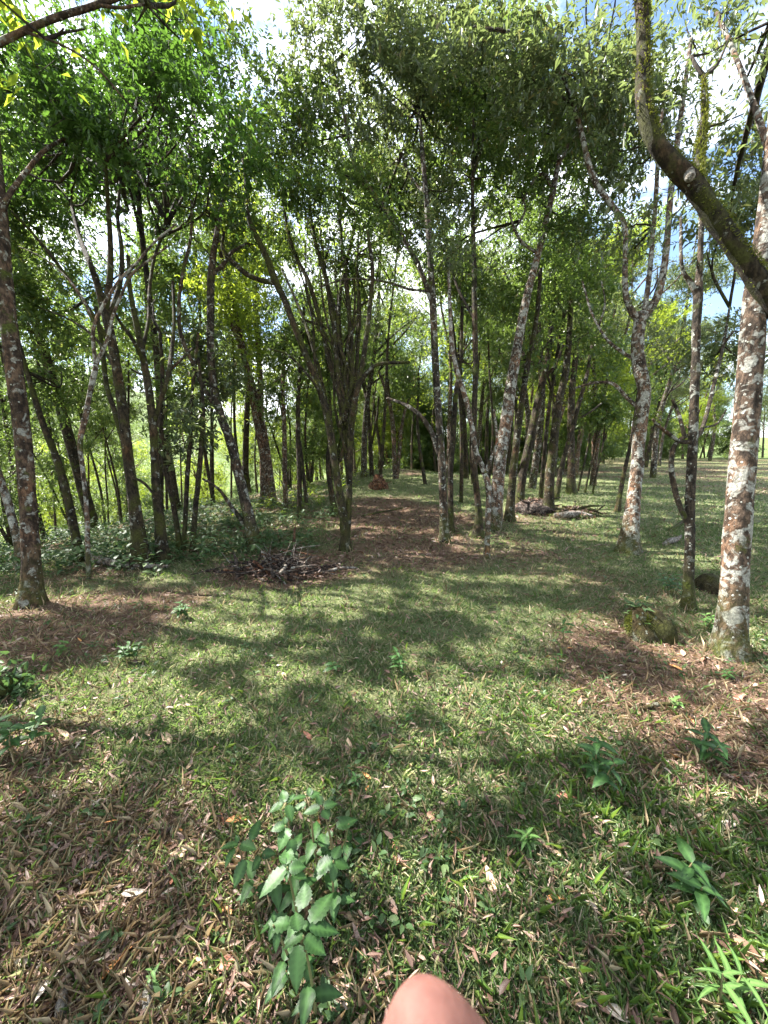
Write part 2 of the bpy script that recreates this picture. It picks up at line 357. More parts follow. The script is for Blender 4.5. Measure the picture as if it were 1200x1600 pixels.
# ------------------------------------------------------------------ ground
GB = []
for (px, py, rx, ry, am) in [(480, 960, 260, 50, .45), (330, 1060, 200, 70, .35), (680, 920, 150, 40, .4), (560, 1120, 230, 70, .30), (1080, 1350, 200, 110, .35), (1150, 1500, 150, 120, .4), (760, 1480, 160, 120, .25),
              (960, 780, 200, 40, .5), (1100, 820, 160, 60, .3), (860, 1000, 90, 30, .1), (740, 1060, 120, 50, .2),
              (90, 985, 170, 35, -.7), (210, 940, 180, 16, -.5), (1080, 1080, 170, 90, -.75), (950, 1020, 120, 40, -.4), (430, 905, 90, 14, -.8), (620, 815, 80, 30, -.6), (640, 758, 110, 12, .5), (620, 860, 90, 15, -.2),
              (200, 1300, 230, 110, -.4), (120, 1520, 220, 120, -.5), (30, 1180, 120, 50, -.3), (560, 1540, 120, 50, -.25), (1150, 1190, 60, 40, -.6)]:
    c = ground_pt(px, py); ax_ = ground_pt(px+rx, py); by_ = ground_pt(px, py-ry); GB.append((c[0], c[1], abs(ax_[0]-c[0]), abs(by_[1]-c[1]), am))
def grassy(x, y):
    """1 = grass, 0 = bare litter"""
    v = fnoise(x, y, 1.1, 31)*.9 + .12
    for (cx, cy_, rx, ry, am) in GB: v = v+am*np.exp(-((x-cx)/rx)**2-((y-cy_)/ry)**2)
    return np.clip(sstep(.25, .78, v), 0, 1)

def axis(lo, hi, n, k): 
    t = np.linspace(-1, 1, n); s = np.sinh(k*t)/math.sinh(k); return np.where(s < 0, -s*lo, s*hi)
gx = axis(-420, 300, 300, 6.2); gy = np.concatenate([np.linspace(-12, -1, 12), 8.0*(np.sinh(5.0*np.linspace(0, 1, 300))/math.sinh(5.0))*60-.5])
X, Y = np.meshgrid(gx, gy); Z = height(X, Y)
nx, ny = len(gx), len(gy)
i = np.arange(ny-1)[:, None]*nx; j = np.arange(nx-1)[None]
ground = build('ground', np.stack([X, Y, Z], -1), None, np.stack([i+j, i+j+1, i+nx+j+1, i+nx+j], -1).reshape(-1, 4), M['ground'], smooth=True)
tag(ground, 'forest floor of short grass, soil and dry leaf litter', kind='structure')
gv = grassy(X.ravel(), Y.ravel())
a = ground.data.attributes.new('grassy', 'FLOAT', 'POINT'); a.data.foreach_set('value', gv.astype(np.float32))
S_ = np.sqrt(X**2+Y**2).ravel(); wv = np.where((X/(np.abs(Y)+1)).ravel() > .55, sstep(55, 75, S_), sstep(35, 60, S_))
a = ground.data.attributes.new('wooded', 'FLOAT', 'POINT'); a.data.foreach_set('value', wv.astype(np.float32))

def scatter(n, dmin, dmax, xm=1.12, pw=1.0):
    """points on the ground inside the view wedge, denser near the camera"""
    u = rng.random(n); y = dmin*(dmax/dmin)**(u**pw); x = (rng.random(n)*2-1)*(y*xm+.35)
    return x, y
def on_ground(x, y, dz=0): return np.stack([x, y, height(x, y)+dz], 1)

# ------------------------------------------------------------------ ground cover (countless: stuff)
def blades(name, n, dmin, dmax, keep, lmin, lmax, wmin, wmax, mat, label, lean=.9, pw=1.0, clump=None):
    x, y = scatter(n, dmin, dmax, pw=pw)
    if clump:
        k = len(x)//clump; ii = rng.integers(0, k, len(x)); sg = .012+.012*y[:k][ii]
        x = x[:k][ii]+rng.normal(size=len(x))*sg; y = y[:k][ii]+rng.normal(size=len(y))*sg
    g = grassy(x, y); k = rng.random(len(x)) < keep(g, x, y); x, y = x[k], y[k]
    b = on_ground(x, y, -.004); n = len(b)
    az = rng.random(n)*6.283; tl = np.abs(rng.normal(size=n))*lean+.15
    d = nrm(np.stack([np.cos(az)*np.sin(tl), np.sin(az)*np.sin(tl), np.abs(np.cos(tl))+.08], 1))
    sc = 1+.06*np.maximum(0, y-2)
    up = nrm(rdir(n)*.5+np.array([0, 0, 1.]))
    V, T = leafset(b, d, up, (lmin+(lmax-lmin)*rng.random(n)**1.5)*np.minimum(sc, 1.6), (wmin+(wmax-wmin)*rng.random(n))*sc, .2, .28)
    o = build(name, V, T, None, mat); return tag(o, label, kind='stuff')
blades('lawn_grass', 175000, .45, 7, lambda g, x, y: .22+.78*g, .018, .065, .0028, .006, M['grass'], 'short mixed green and straw coloured grass of the clearing', clump=5, pw=.85)
blades('distant_grass', 90000, 5.5, 45, lambda g, x, y: (.1+.9*g)*(height(x, y) > -.5), .03, .08, .006, .011, M['grass'], 'short grass of the far lawn between the trunks', pw=.9)
def broad(g, x, y):
    q = np.exp(-((x-1.05)/.55)**2-((y-.95)/.55)**2)+.5*np.exp(-((x-1.0)/.5)**2-((y-1.7)/.4)**2)+.12
    return np.clip(q, 0, 1)*(.3+.7*g)
blades('broad_grass', 15000, .45, 4.5, broad, .035, .10, .006, .012, M['grass_lush'], 'broad bladed bright green grass in the right foreground', .8, clump=8)
def straw(g, x, y): return (.3+.7*(1-g))
blades('dry_straw', 40000, .45, 9, straw, .03, .10, .0015, .004, M['straw'], 'thin dry straw and needles strewn over the ground', 1.6)

def litter(name, n, dmin, dmax, lmin, lmax, label, pw, six, keep):
    x, y = scatter(n, dmin, dmax, pw=pw); g = grassy(x, y); k = rng.random(n) < keep(g, x, y); x, y = x[k], y[k]; n = len(x)
    sc = 1+.04*np.maximum(0, y-2)
    b = on_ground(x, y, .004+.030*rng.random(n)*np.minimum(1, g[k]+.3))
    az = rng.random(n)*6.283; el = rng.normal(size=n)*.28
    d = np.stack([np.cos(az)*np.cos(el), np.sin(az)*np.cos(el), np.sin(el)+.05], 1)
    up = nrm(rdir(n)*.75+np.array([0, 0, 1.]))
    ln = (lmin+(lmax-lmin)*rng.random(n)**1.6)*sc
    V, T = leafset(b, d, up, ln, ln*(.11+.24*rng.random(n)), .1+.35*rng.random((n, 1)), .18*rng.normal(size=(n, 1)), six)
    return tag(build(name, V, T, None, M['litter']), label, kind='stuff')
litter('leaf_litter', 44000, .45, 5.5, .010, .052, 'dry brown fallen leaves lying thick in the foreground grass', .8, True, lambda g, x, y: 1.0-.72*g)
litter('distant_leaf_litter', 42000, 4.5, 28, .04, .10, 'dry brown leaf litter farther back under the trees', .9, False, lambda g, x, y: (1-.93*g))

def herbs(name, n, dmin, dmax, keep, size, hmax, mat, label, per=7, pw=1.0):
    x, y = scatter(n, dmin, dmax, pw=pw); k = rng.random(n) < keep(x, y); x, y = x[k], y[k]; n = len(x)
    if n == 0: return
    c = on_ground(x, y, .01)+np.stack([np.zeros(n), np.zeros(n), rng.random(n)*hmax], 1)
    c = np.repeat(c, per, 0); N = len(c); az = rng.random(N)*6.283
    c[:, 2] -= rng.random(N)*np.repeat(c[::per, 2]-height(x, y), per)*.7
    d = np.stack([np.cos(az), np.sin(az), rng.normal(size=N)*.35+.25], 1)
    ln = size*(.5+rng.random(N)); up = nrm(rdir(N)*.35+np.array([0, 0, 1.]))
    V, T = leafset(c+d*.3*ln[:, None], d, up, ln, ln*(.42+.2*rng.random(N)), .12, .2, True)
    return tag(build(name, V, T, None, mat), label, kind='stuff')
herbs('ground_herbs', 1500, .6, 6, lambda x, y: .08+.6*(fnoise(x, y, .6, 44) > .6), .026, .05, M['herb'], 'tiny broad leaved weeds dotted through the short grass', 6)
def leftbank(x, y):
    return np.where((x < np.interp(y, [3, 4.2, 5, 6, 8, 12], [-3.2, -2.4, -.95, -.9, -1.0, -1.2])) & (y > 3.9) & (x > -9), .9, 0)*(fnoise(x, y, .8, 51) > .36)
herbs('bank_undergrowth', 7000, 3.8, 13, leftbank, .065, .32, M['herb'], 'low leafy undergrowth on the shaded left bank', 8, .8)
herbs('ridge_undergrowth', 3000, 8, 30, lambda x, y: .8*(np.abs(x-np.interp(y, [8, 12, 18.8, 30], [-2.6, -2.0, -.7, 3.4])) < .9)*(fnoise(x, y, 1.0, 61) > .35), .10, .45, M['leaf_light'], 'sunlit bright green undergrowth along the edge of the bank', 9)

# ------------------------------------------------------------------ trees
def foliage(acc, nodes, tw, c, rad, lai, leaf, wr, prune=True, cr=.30, per=10, droop=.25, six=False, twig=True, pk=1.0):
    """fill one ellipsoid of a crown with clusters of leaf sprays; twigs run from the nearest limb to every cluster"""
    c = np.asarray(c, float); rad = np.asarray(rad, float)
    area = math.pi*(rad[0]*rad[2]); la = leaf*leaf*wr*.5
    n_leaf = int(lai*((2.35 if pk < 1 else 1.55) if prune else 1.2)*area/(la*.55)); ns = 7; nc = max(3, int(n_leaf/(per*ns)))
    q = rdir(nc)*(rng.random((nc, 1))**.42); C = c+q*rad
    if prune: C = C[~sunlit(C, pk*.8)]; nc = len(C)
    if nc == 0: return
    r = cr*(.6+.8*rng.random(nc))
    pos = np.repeat(C, ns, 0)+rng.normal(size=(nc*ns, 3))*np.repeat(r, ns)[:, None]*np.array([.55, .55, .38])
    keepc = np.ones(len(pos), bool)
    pos = pos[keepc]; cid = np.repeat(np.arange(nc), ns)[keepc]
    if not len(pos): return
    ax = nrm(rdir(len(pos))*.8+nrm(pos-c)*.5+np.array([0, 0, .35]))
    N = len(pos)*per; A = np.repeat(ax, per, 0); B = np.repeat(pos, per, 0)
    t = rng.random((N, 1)); rd = rdir(N); rd = nrm(rd-A*np.sum(rd*A, 1, keepdims=True))
    d = nrm(rd+A*(.15+.7*rng.random((N, 1)))-np.array([0, 0, droop])*rng.random((N, 1))*2)
    b = B+A*(t-.5)*leaf*2.2
    up = nrm(rdir(N)*.55+np.array([0, 0, 1.]))
    ln = leaf*(.6+.7*rng.random(N))
    V, T = leafset(b, d, up, ln, ln*wr*(.8+.5*rng.random(N)), .18, .15, six); acc.add(V, T)
    if twig and nodes is not None and len(nodes):
        nodes = np.array(nodes); ids = np.unique(cid)
        ids = ids[np.argsort([np.min(np.sum((nodes-C[k])**2, 1)) for k in ids])]
        for k in ids:
            e = C[k]; dd = np.linalg.norm(nodes-e, axis=1)+np.maximum(0, nodes[:, 2]-e[2])*1.2; s = nodes[int(np.argmin(dd))]
            lnn = np.linalg.norm(e-s)
            m = (s+e)/2+rng.normal(size=3)*.14*lnn+np.array([0, 0, -.04])
            r0 = .003+.0035*lnn
            tw.add(*tube([s, m, e], [r0, r0*.7, .0022], 4, max(.12, lnn/4)))
            nodes = np.vstack([nodes, m, e])

PK = {}
def px_path(pts, d0):
    out, rad = [], []
    for p in pts:
        d = d0+(p[3] if len(p) > 3 else 0); out.append(P(p[0], p[1], d)); rad.append(max(.004, p[2]*.5/FPX*d/math.hypot(1, (p[0]-600)/FPX)))
    return out, rad
def tree(name, label, bark, path, branches=(), blobs=(), leaf='leaf_mid', size=.075, wr=.30, base=None, flare=.75, sides=12, rough=.10, group=None, mossy=0, pk=1.0):
    d0 = base if base else G(path[0][0], path[0][1])
    pts, rad = px_path(path, d0)
    org = np.array(pts[0]); 
    root = empty(name, org, label, 'tree', group)
    pts = [org-np.array([0, 0, .12])]+pts; rad = [rad[0]*1.08]+rad
    seed = int(path[0][0]) % 97
    tk = Acc(); tk.add(*tube(pts, rad, sides, None, rough, flare, seed)); trunk_ = tk.build('trunk', M[bark], root, True, org)
    nodes = [resample(pts[2:], rad[2:], .15)[0]] if len(pts) > 4 else [np.array(pts[-2:])]
    allp = [resample(pts, rad, .1)]
    for b in branches:
        bp, br = px_path(b, d0)
        ab = Acc(); ab.add(*tube(bp, br, max(6, sides-4), None, rough, 0, seed+3)); ab.build('branch', M[bark], root, True, org)
        nodes.append(resample(bp, br, .12)[0]); allp.append(resample(bp, br, .1))
    nodes = np.concatenate(nodes)
    top = nodes[nodes[:, 2] > org[2]+.35*(nodes[:, 2].max()-org[2])]
    lf, tw = Acc(), Acc(); mats = leaf
    for bl in blobs:
        x, y, rx, ry, dd, lai = bl[:6]; d = d0+dd; c = P(x, y, d); s = d/FPX
        dd_ = np.linalg.norm(top-c, axis=1)+np.maximum(0, top[:, 2]-c[2]); s0 = top[int(np.argmin(dd_))]
        ln = np.linalg.norm(c-s0); limb = None
        rr = np.array([rx*s, max(rx, ry)*s*.75, ry*s])
        nd_ = [top]
        for q in range(3):
            e = c+rdir(1)[0]*rr*(.25 if q == 0 else .65)
            m = (s0+e)/2+rng.normal(size=3)*ln*.10
            pp, pr = [s0, m, e], ([.010+.008*ln, .008+.005*ln, .005] if e[2] > s0[2]-.1 else [.007, .005, .003])
            tw.add(*tube(pp, pr, 5, max(.1, ln/7), .08)); nd_.append(resample(pp, pr, .12)[0])
        foliage(lf, np.concatenate(nd_), tw, c, rr, lai, size*1.32, wr*1.05, pk=pk)
    if mossy:
        mv = Acc()
        for pp, pr in allp:
            n = int(mossy*len(pp)); ii = rng.integers(0, len(pp)-1, n); lt = rng.random((n, 1)); pc = pp[ii]*(1-lt)+pp[ii+1]*lt; dr = nrm(rdir(n)+np.array([.1, -.1, .55]))
            tt = np.gradient(pp, axis=0)[ii]; tt = nrm(tt); dr = nrm(dr-tt*np.sum(dr*tt, 1, keepdims=True))
            kk = fnoise(pc[:, 2]+pc[:, 0]*.6+dr[:, 0]*.35, dr[:, 1]*.35+dr[:, 2]*.35+pc[:, 1]*.3, .12, 5)+.25*dr[:, 2] > .52
            n = kk.sum(); bb = pc[kk]+dr[kk]*(pr[ii][kk][:, None]*.97)
            V, T = leafset(bb, nrm(dr[kk]+rdir(n)*.8), rdir(n), .012+.022*rng.random(n), .004+.005*rng.random(n)); mv.add(V, T)
        mv.build('moss', M['moss'], trunk_, False, org)
    tag(tw.build('twigs', M['bark_dark'], root, True, org), kind='stuff') if tw.n else None
    c = lf.build('crown', M[leaf], root, False, org)
    if c: PK[c.name] = pk
    return root
# hero trees: every one traced as a centre line with widths, stood on the ground where its foot is
tree('tree', 'moss stained trunk with round pale lichen blotch, nearest tree at the left edge', 'bark_brown',
     [(52, 945, 36), (48, 860, 32), (42, 760, 30), (33, 660, 30), (20, 560, 32), (8, 450, 30), (1, 330, 24), (-10, 200, 20, .2), (-15, 60, 14, .4)],
     [[(2, 340, 12), (14, 305, 10), (40, 270, 9, .2), (70, 235, 8, .4), (105, 215, 6, .7), (140, 200, 4, 1)], [(36, 690, 5), (22, 650, 3, -.1), (12, 615, 2, -.2)]],
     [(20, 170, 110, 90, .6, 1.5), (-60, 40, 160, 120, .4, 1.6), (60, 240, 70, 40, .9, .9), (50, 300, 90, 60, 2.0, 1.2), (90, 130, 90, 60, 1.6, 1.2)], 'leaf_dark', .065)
tree('tree', 'pale slanting trunk close behind the leftmost mossy trunk', 'bark_pale',
     [(35, 893, 17), (26, 840, 15), (12, 785, 15), (-4, 735, 14), (-20, 680, 13), (-50, 560, 12, .4), (-70, 400, 9, .8)], (),
     [(-40, 330, 90, 120, .8, 1.5)], 'leaf_mid')
tree('tree', 'dark trunk leaning left with a gentle bow, behind the leftmost trunk', 'bark_moss',
     [(125, 880, 17), (115, 820, 15), (103, 765, 14), (88, 715, 13), (70, 670, 12), (52, 615, 10), (30, 540, 9), (0, 440, 8, .4)], (),
     [(40, 480, 80, 70, .8, 1.3), (80, 600, 60, 50, .9, 1.1)], 'leaf_mid')
tree('tree', 'thin crooked pale trunk with dark knots and bleached forked limbs', 'bark_pale',
     [(139, 905, 8), (137, 850, 9), (135, 790, 8), (129, 730, 8), (125, 690, 9), (134, 650, 11), (139, 620, 8), (146, 590, 10), (150, 570, 8)],
     [[(150, 572, 8), (146, 540, 7), (147, 510, 7), (160, 480, 6), (185, 440, 5), (210, 415, 5), (240, 380, 4), (275, 350, 3)],
      [(150, 570, 8), (168, 530, 7), (176, 495, 6), (190, 460, 5), (205, 430, 5), (235, 405, 4), (262, 385, 3)],
      [(146, 505, 6), (128, 465, 5), (100, 430, 4), (70, 405, 3), (30, 385, 2)]], (), 'leaf_mid', sides=8, flare=.1)
tree('tree', 'thick mossy trunk fanning into many limbs, largest of the left stand', 'bark_moss',
     [(222, 886, 30), (217, 840, 23), (209, 780, 20), (201, 720, 18), (193, 650, 17), (183, 580, 16), (172, 520, 16), (162, 480, 15), (152, 445, 12), (140, 410, 10), (124, 370, 8, .2), (112, 320, 6, .4)],
     [[(205, 750, 10), (192, 690, 9, .1), (178, 640, 9, .2), (166, 600, 9, .3), (160, 545, 8, .4), (150, 480, 7, .5)],
      [(164, 490, 12), (172, 430, 11), (172, 370, 9), (168, 310, 7, -.2), (165, 250, 5, -.4)],
      [(176, 545, 8), (150, 500, 8, -.1), (110, 440, 7, -.2), (60, 375, 6, -.4), (18, 330, 4, -.6)],
      [(168, 500, 9), (188, 440, 8, .2), (190, 390, 8, .4), (184, 340, 6, .6), (188, 280, 5, .8)],
      [(182, 580, 6), (150, 530, 5, .3), (110, 500, 4, .6), (60, 480, 3, 1)],
      [(205, 745, 5), (225, 755, 5, -.1), (240, 772, 4, -.15)]],
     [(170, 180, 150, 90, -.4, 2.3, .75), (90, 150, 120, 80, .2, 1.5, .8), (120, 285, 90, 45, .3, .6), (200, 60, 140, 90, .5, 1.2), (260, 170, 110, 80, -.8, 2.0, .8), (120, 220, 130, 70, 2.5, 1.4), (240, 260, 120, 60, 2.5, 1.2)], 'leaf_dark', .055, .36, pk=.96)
tree('tree', 'upright dark trunk forking at mid height beside the thick mossy trunk', 'bark_moss',
     [(255, 880, 20), (250, 820, 17), (244, 760, 14), (241, 700, 13), (238, 650, 13), (231, 600, 13), (222, 550, 11), (212, 500, 10), (203, 450, 8), (200, 400, 6)],
     [[(240, 660, 9), (250, 630, 8), (262, 590, 8), (268, 550, 7, .2), (272, 500, 6, .4), (270, 440, 5, .6)],
      [(226, 570, 8), (210, 535, 7, -.2), (192, 510, 6, -.3), (180, 490, 5, -.5)],
      [(222, 550, 7), (232, 500, 6, .2), (234, 450, 6, .4), (242, 400, 5, .6), (262, 350, 4, .8)],
      [(264, 580, 5, .1), (285, 560, 4, .2), (300, 545, 4, .4)]],
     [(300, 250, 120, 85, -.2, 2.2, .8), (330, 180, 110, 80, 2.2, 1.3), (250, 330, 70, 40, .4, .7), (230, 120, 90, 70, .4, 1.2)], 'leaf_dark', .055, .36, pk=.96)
tree('tree', 'slender trunk with a backward bend between the fork and the twin stems', 'bark_dark',
     [(281, 862, 10), (276, 820, 9), (267, 770, 9), (256, 720, 9), (251, 650, 8), (254, 590, 7), (250, 520, 6)], (), [(245, 480, 60, 50, .6, 1.1), (280, 640, 50, 40, .5, .9)], 'leaf_mid', sides=8)
tree('tree', 'straight near black trunk, left of a close pair', 'bark_dark',
     [(287, 862, 8), (290, 800, 8), (293, 740, 8), (298, 680, 7), (300, 620, 6), (310, 520, 5)], (), [(310, 540, 55, 60, .4, 1.2), (300, 700, 45, 25, .1, 1.2)], 'leaf_grey', sides=8)
tree('tree', 'straight near black trunk, right of a close pair', 'bark_dark',
     [(301, 862, 9), (305, 800, 9), (311, 740, 9), (315, 690, 8), (318, 640, 6), (310, 560, 5)], (), [(330, 600, 55, 50, .4, 1.2), (310, 655, 45, 25, -.2, 1.3)], 'leaf_grey', sides=8)
tree('tree', 'leaning trunk lit along its left edge that straightens into a tall dark stem', 'bark_lichen',
     [(398, 856, 20), (388, 805, 17), (375, 750, 16), (360, 690, 15), (345, 650, 14), (333, 600, 13), (329, 540, 12), (329, 480, 12), (330, 430, 12), (336, 380, 9), (345, 330, 8), (352, 270, 7, .2), (362, 215, 6, .3), (345, 140, 5, .4), (320, 40, 4, .5)],
     [[(340, 640, 9), (318, 605, 8), (298, 560, 7, -.2), (282, 520, 7, -.3), (280, 470, 6, -.4), (287, 420, 6, -.5), (298, 370, 5, -.6), (300, 310, 4, -.7)],
      [(381, 818, 9), (362, 792, 7, -.1), (345, 768, 5, -.2), (330, 755, 4, -.3), (316, 748, 3, -.4)],
      [(331, 430, 8), (350, 412, 7), (362, 395, 6, .2), (385, 380, 4, .4)]],
     [(350, 290, 90, 60, .2, 1.7, .8), (330, 110, 100, 90, .5, .9), (420, 190, 70, 60, .6, .9), (430, 280, 90, 70, 2.0, 1.1), (390, 400, 50, 30, .8, 1.0), (285, 300, 60, 40, -.4, 1.2)], 'leaf_mid', .06, .34)
tree('tree', 'tall straight bare trunk standing alone against the bright valley', 'bark_brown',
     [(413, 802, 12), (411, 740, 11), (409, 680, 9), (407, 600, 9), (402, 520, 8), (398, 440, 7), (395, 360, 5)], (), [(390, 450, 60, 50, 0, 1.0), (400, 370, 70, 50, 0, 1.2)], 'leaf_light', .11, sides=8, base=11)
tree('tree', 'slim straight trunk right of the bare trunk by the valley', 'bark_brown',
     [(447, 808, 8), (445, 740, 8), (444, 660, 7), (442, 590, 6), (446, 520, 5)], (), [(445, 540, 50, 50, .4, 1.0), (430, 620, 40, 40, .2, .6)], 'leaf_mid', .09, sides=8, base=8.6)
tree('tree', 'dark slim trunk with hanging twigs left of the central clump', 'bark_dark',
     [(467, 815, 8), (468, 750, 8), (466, 690, 8), (466, 620, 7), (470, 560, 6), (475, 480, 5)], [[(468, 690, 6), (474, 740, 6), (479, 785, 6)]], [(470, 530, 50, 60, .6, 1.0), (480, 610, 40, 30, .2, .7)], 'leaf_mid', .08, sides=8, base=7.6)
r2 = np.random.default_rng(8); EXTRA = []
for k in range(16):
    x0, y0, d_ = 541+r2.normal()*8, 640+r2.random()*90, .2+.6*r2.random(); ex = 430+170*(k+r2.random())/16; w0 = 4+4*r2.random(); wob = r2.normal(size=5)*7
    EXTRA.append([(x0, y0, w0, .1)]+[(x0+(ex-x0)*t**1.3+wob[i], y0+(330+60*r2.random()-y0)*t, w0*(1-.88*t), .1+d_*t) for i, t in enumerate((.2, .4, .6, .8, 1.0))])
tree('tree', 'central clump of many mossy stems spreading like a broom', 'bark_moss',
     [(541, 860, 14), (537, 810, 13), (530, 770, 13), (522, 715, 12), (512, 655, 11), (498, 605, 10), (480, 560, 10), (462, 515, 10), (445, 470, 10), (430, 438, 11), (418, 405, 10), (402, 372, 9), (388, 340, 8), (386, 300, 7, .1), (380, 250, 5, .2)],
     [[(430, 442, 9), (408, 438, 8), (385, 428, 8), (362, 408, 8), (348, 388, 6), (350, 362, 4)],
      [(541, 850, 11, .02), (545, 790, 10, .05), (546, 730, 10, .1), (548, 680, 11, .1), (552, 640, 10), (562, 600, 8, -.1), (585, 572, 6, -.2), (612, 567, 5, -.2), (640, 566, 4, -.3)],
      [(545, 740, 10, .1), (536, 660, 9, .2), (528, 580, 9, .2), (521, 500, 8, .3), (508, 430, 7, .4), (492, 375, 6, .5), (482, 310, 4, .6)],
      [(548, 690, 10, .1), (550, 610, 9, .2), (548, 520, 8, .3), (541, 440, 7, .4), (533, 370, 5, .6), (530, 300, 4, .7)],
      [(541, 650, 9, .1), (516, 570, 8, .3), (500, 500, 7, .4), (482, 440, 7, .5), (462, 400, 6, .6), (448, 350, 5, .7), (440, 290, 4, .8)],
      [(550, 650, 8, 0), (566, 570, 8, -.1), (578, 480, 7, -.1), (582, 420, 6, -.2), (574, 360, 5, -.3)],
      [(540, 640, 8, .2), (533, 550, 7, .4), (530, 470, 6, .5), (546, 390, 5, .7), (560, 330, 4, .8)],
      [(522, 700, 6, .1), (510, 630, 6, .3), (494, 560, 5, .5), (475, 500, 5, .7), (458, 460, 4, .9), (440, 420, 3, 1.1)],
      [(552, 640, 7, .2), (558, 560, 6, .4), (562, 480, 5, .6), (556, 420, 4, .8)],
      [(505, 620, 5), (480, 585, 4, -.2), (450, 555, 3, -.3), (420, 545, 2, -.5)]]+EXTRA,
     [(520, 340, 100, 70, .4, 1.6), (430, 270, 90, 70, .2, 1.2), (580, 400, 60, 60, .3, 1.3), (500, 400, 80, 60, .8, .5), (480, 210, 80, 60, .4, 1.0), (530, 430, 90, 40, 1.0, 1.0), (600, 300, 90, 70, 2.5, 1.3), (480, 330, 110, 80, 2.2, 1.2), (560, 470, 70, 60, 2.2, .6), (520, 540, 80, 50, 2.4, .5)], 'leaf_mid', .06, .32, rough=.14, pk=.82, mossy=14)
tree('tree', 'short dark slanting stem behind the foot of the central clump', 'bark_dark',
     [(523, 806, 9), (517, 765, 9), (512, 725, 7), (515, 690, 6), (516, 640, 5), (510, 560, 4)], (), [(505, 560, 40, 50, .4, .9)], 'leaf_mid', .07, sides=8)
tree('tree', 'dark straight trunk on the knoll, left of the brown stump', 'bark_dark',
     [(582, 764, 7), (580, 720, 7), (577, 670, 6), (574, 630, 5), (562, 580, 4)], [[(579, 700, 4), (588, 660, 4), (592, 620, 3)]], [(570, 560, 60, 50, .5, 1.2)], 'leaf_mid', .10, sides=8, base=15)
tree('tree', 'twin stemmed trunk standing on the crest of the leafy knoll', 'bark_brown',
     [(618, 765, 8), (616, 710, 7), (614, 660, 6), (606, 620, 6), (592, 580, 4)], [[(619, 764, 6), (623, 715, 6), (627, 670, 5), (635, 635, 4), (650, 600, 3)]], [(600, 540, 60, 50, .3, 1.2), (645, 560, 50, 50, .3, 1.0)], 'leaf_mid', .10, sides=8, base=14)
tree('tree', 'thin dark trunk leaning left over the right flank of the knoll', 'bark_dark',
     [(667, 775, 6), (661, 735, 6), (655, 695, 5), (652, 650, 4), (655, 590, 3)], (), [(655, 580, 50, 50, .3, 1.0)], 'leaf_mid', .10, sides=8, base=13)
tree('tree', 'whitish lichen trunk with a curved limb on its left, right of the leafy path', 'bark_lichen',
     [(695, 847, 15), (693, 795, 13), (691, 740, 13), (688, 690, 12), (684, 630, 11), (680, 560, 11), (677, 490, 11), (673, 420, 10), (669, 350, 9), (665, 295, 8), (660, 240, 7), (655, 170, 5, .2)],
     [[(687, 712, 9), (674, 675, 8), (655, 648, 7), (632, 632, 6, .2), (605, 622, 4, .4)],
      [(677, 480, 8), (660, 430, 8), (640, 388, 8), (605, 335, 7), (577, 295, 7, -.1), (550, 245, 6, -.2), (540, 190, 5, -.3), (520, 100, 4, -.4)],
      [(577, 295, 5, -.1), (540, 275, 4, -.2), (500, 255, 3, -.3)],
      [(666, 305, 5), (640, 275, 5, .2), (628, 240, 4, .3)],
      [(672, 455, 4), (640, 452, 4, -.2), (600, 440, 3, -.4), (545, 436, 3, -.5), (500, 448, 2, -.6)]],
     [(620, 180, 100, 80, .2, 1.3), (560, 90, 110, 80, -.2, 1.4), (680, 90, 100, 80, .3, 1.3), (690, 300, 60, 50, .2, .8), (500, 200, 70, 50, -.3, .9), (620, 320, 90, 70, 2, 1.1), (700, 200, 90, 80, 2.0, 1.1), (560, 230, 80, 60, 1.5, 1.0)], 'leaf_grey', .07, .30)
tree('tree', 'brown trunk close behind the whitish lichen trunk', 'bark_dark',
     [(705, 832, 10), (704, 780, 9), (704, 730, 9), (708, 680, 9), (712, 620, 8), (720, 560, 6), (722, 480, 5)], (), [(720, 460, 60, 50, .4, 1.2)], 'leaf_mid', .07, sides=8)
tree('tree', 'slim crooked white trunk on a narrow foot in the sunlit grass', 'bark_pale',
     [(761, 872, 10), (762, 830, 9), (763, 790, 9), (764, 765, 10), (756, 735, 9), (744, 705, 8), (737, 665, 8), (727, 620, 8), (714, 580, 8), (706, 540, 7), (703, 480, 6), (700, 400, 4, .2)],
     [[(758, 740, 6), (768, 715, 6, -.05), (776, 690, 5, -.1), (772, 640, 4, -.2)]], [(700, 390, 60, 60, .2, .9), (740, 560, 40, 40, .2, .5)], 'leaf_grey', .065, .30, sides=9, flare=.15)
tree('tree', 'dark upright trunk on a yellow mossy foot', 'bark_dark',
     [(745, 840, 17), (748, 810, 12), (745, 770, 10), (741, 720, 9), (741, 650, 9), (743, 580, 9), (742, 510, 9), (741, 430, 8), (739, 350, 7), (738, 280, 5)],
     [[(742, 500, 5), (720, 460, 5, .1), (705, 420, 4, .2), (700, 390, 3, .3)]], [(740, 250, 90, 80, .2, 1.2), (740, 440, 60, 50, .5, .9), (760, 130, 100, 70, .3, 1.2)], 'leaf_mid', .075, mossy=0, sides=10)
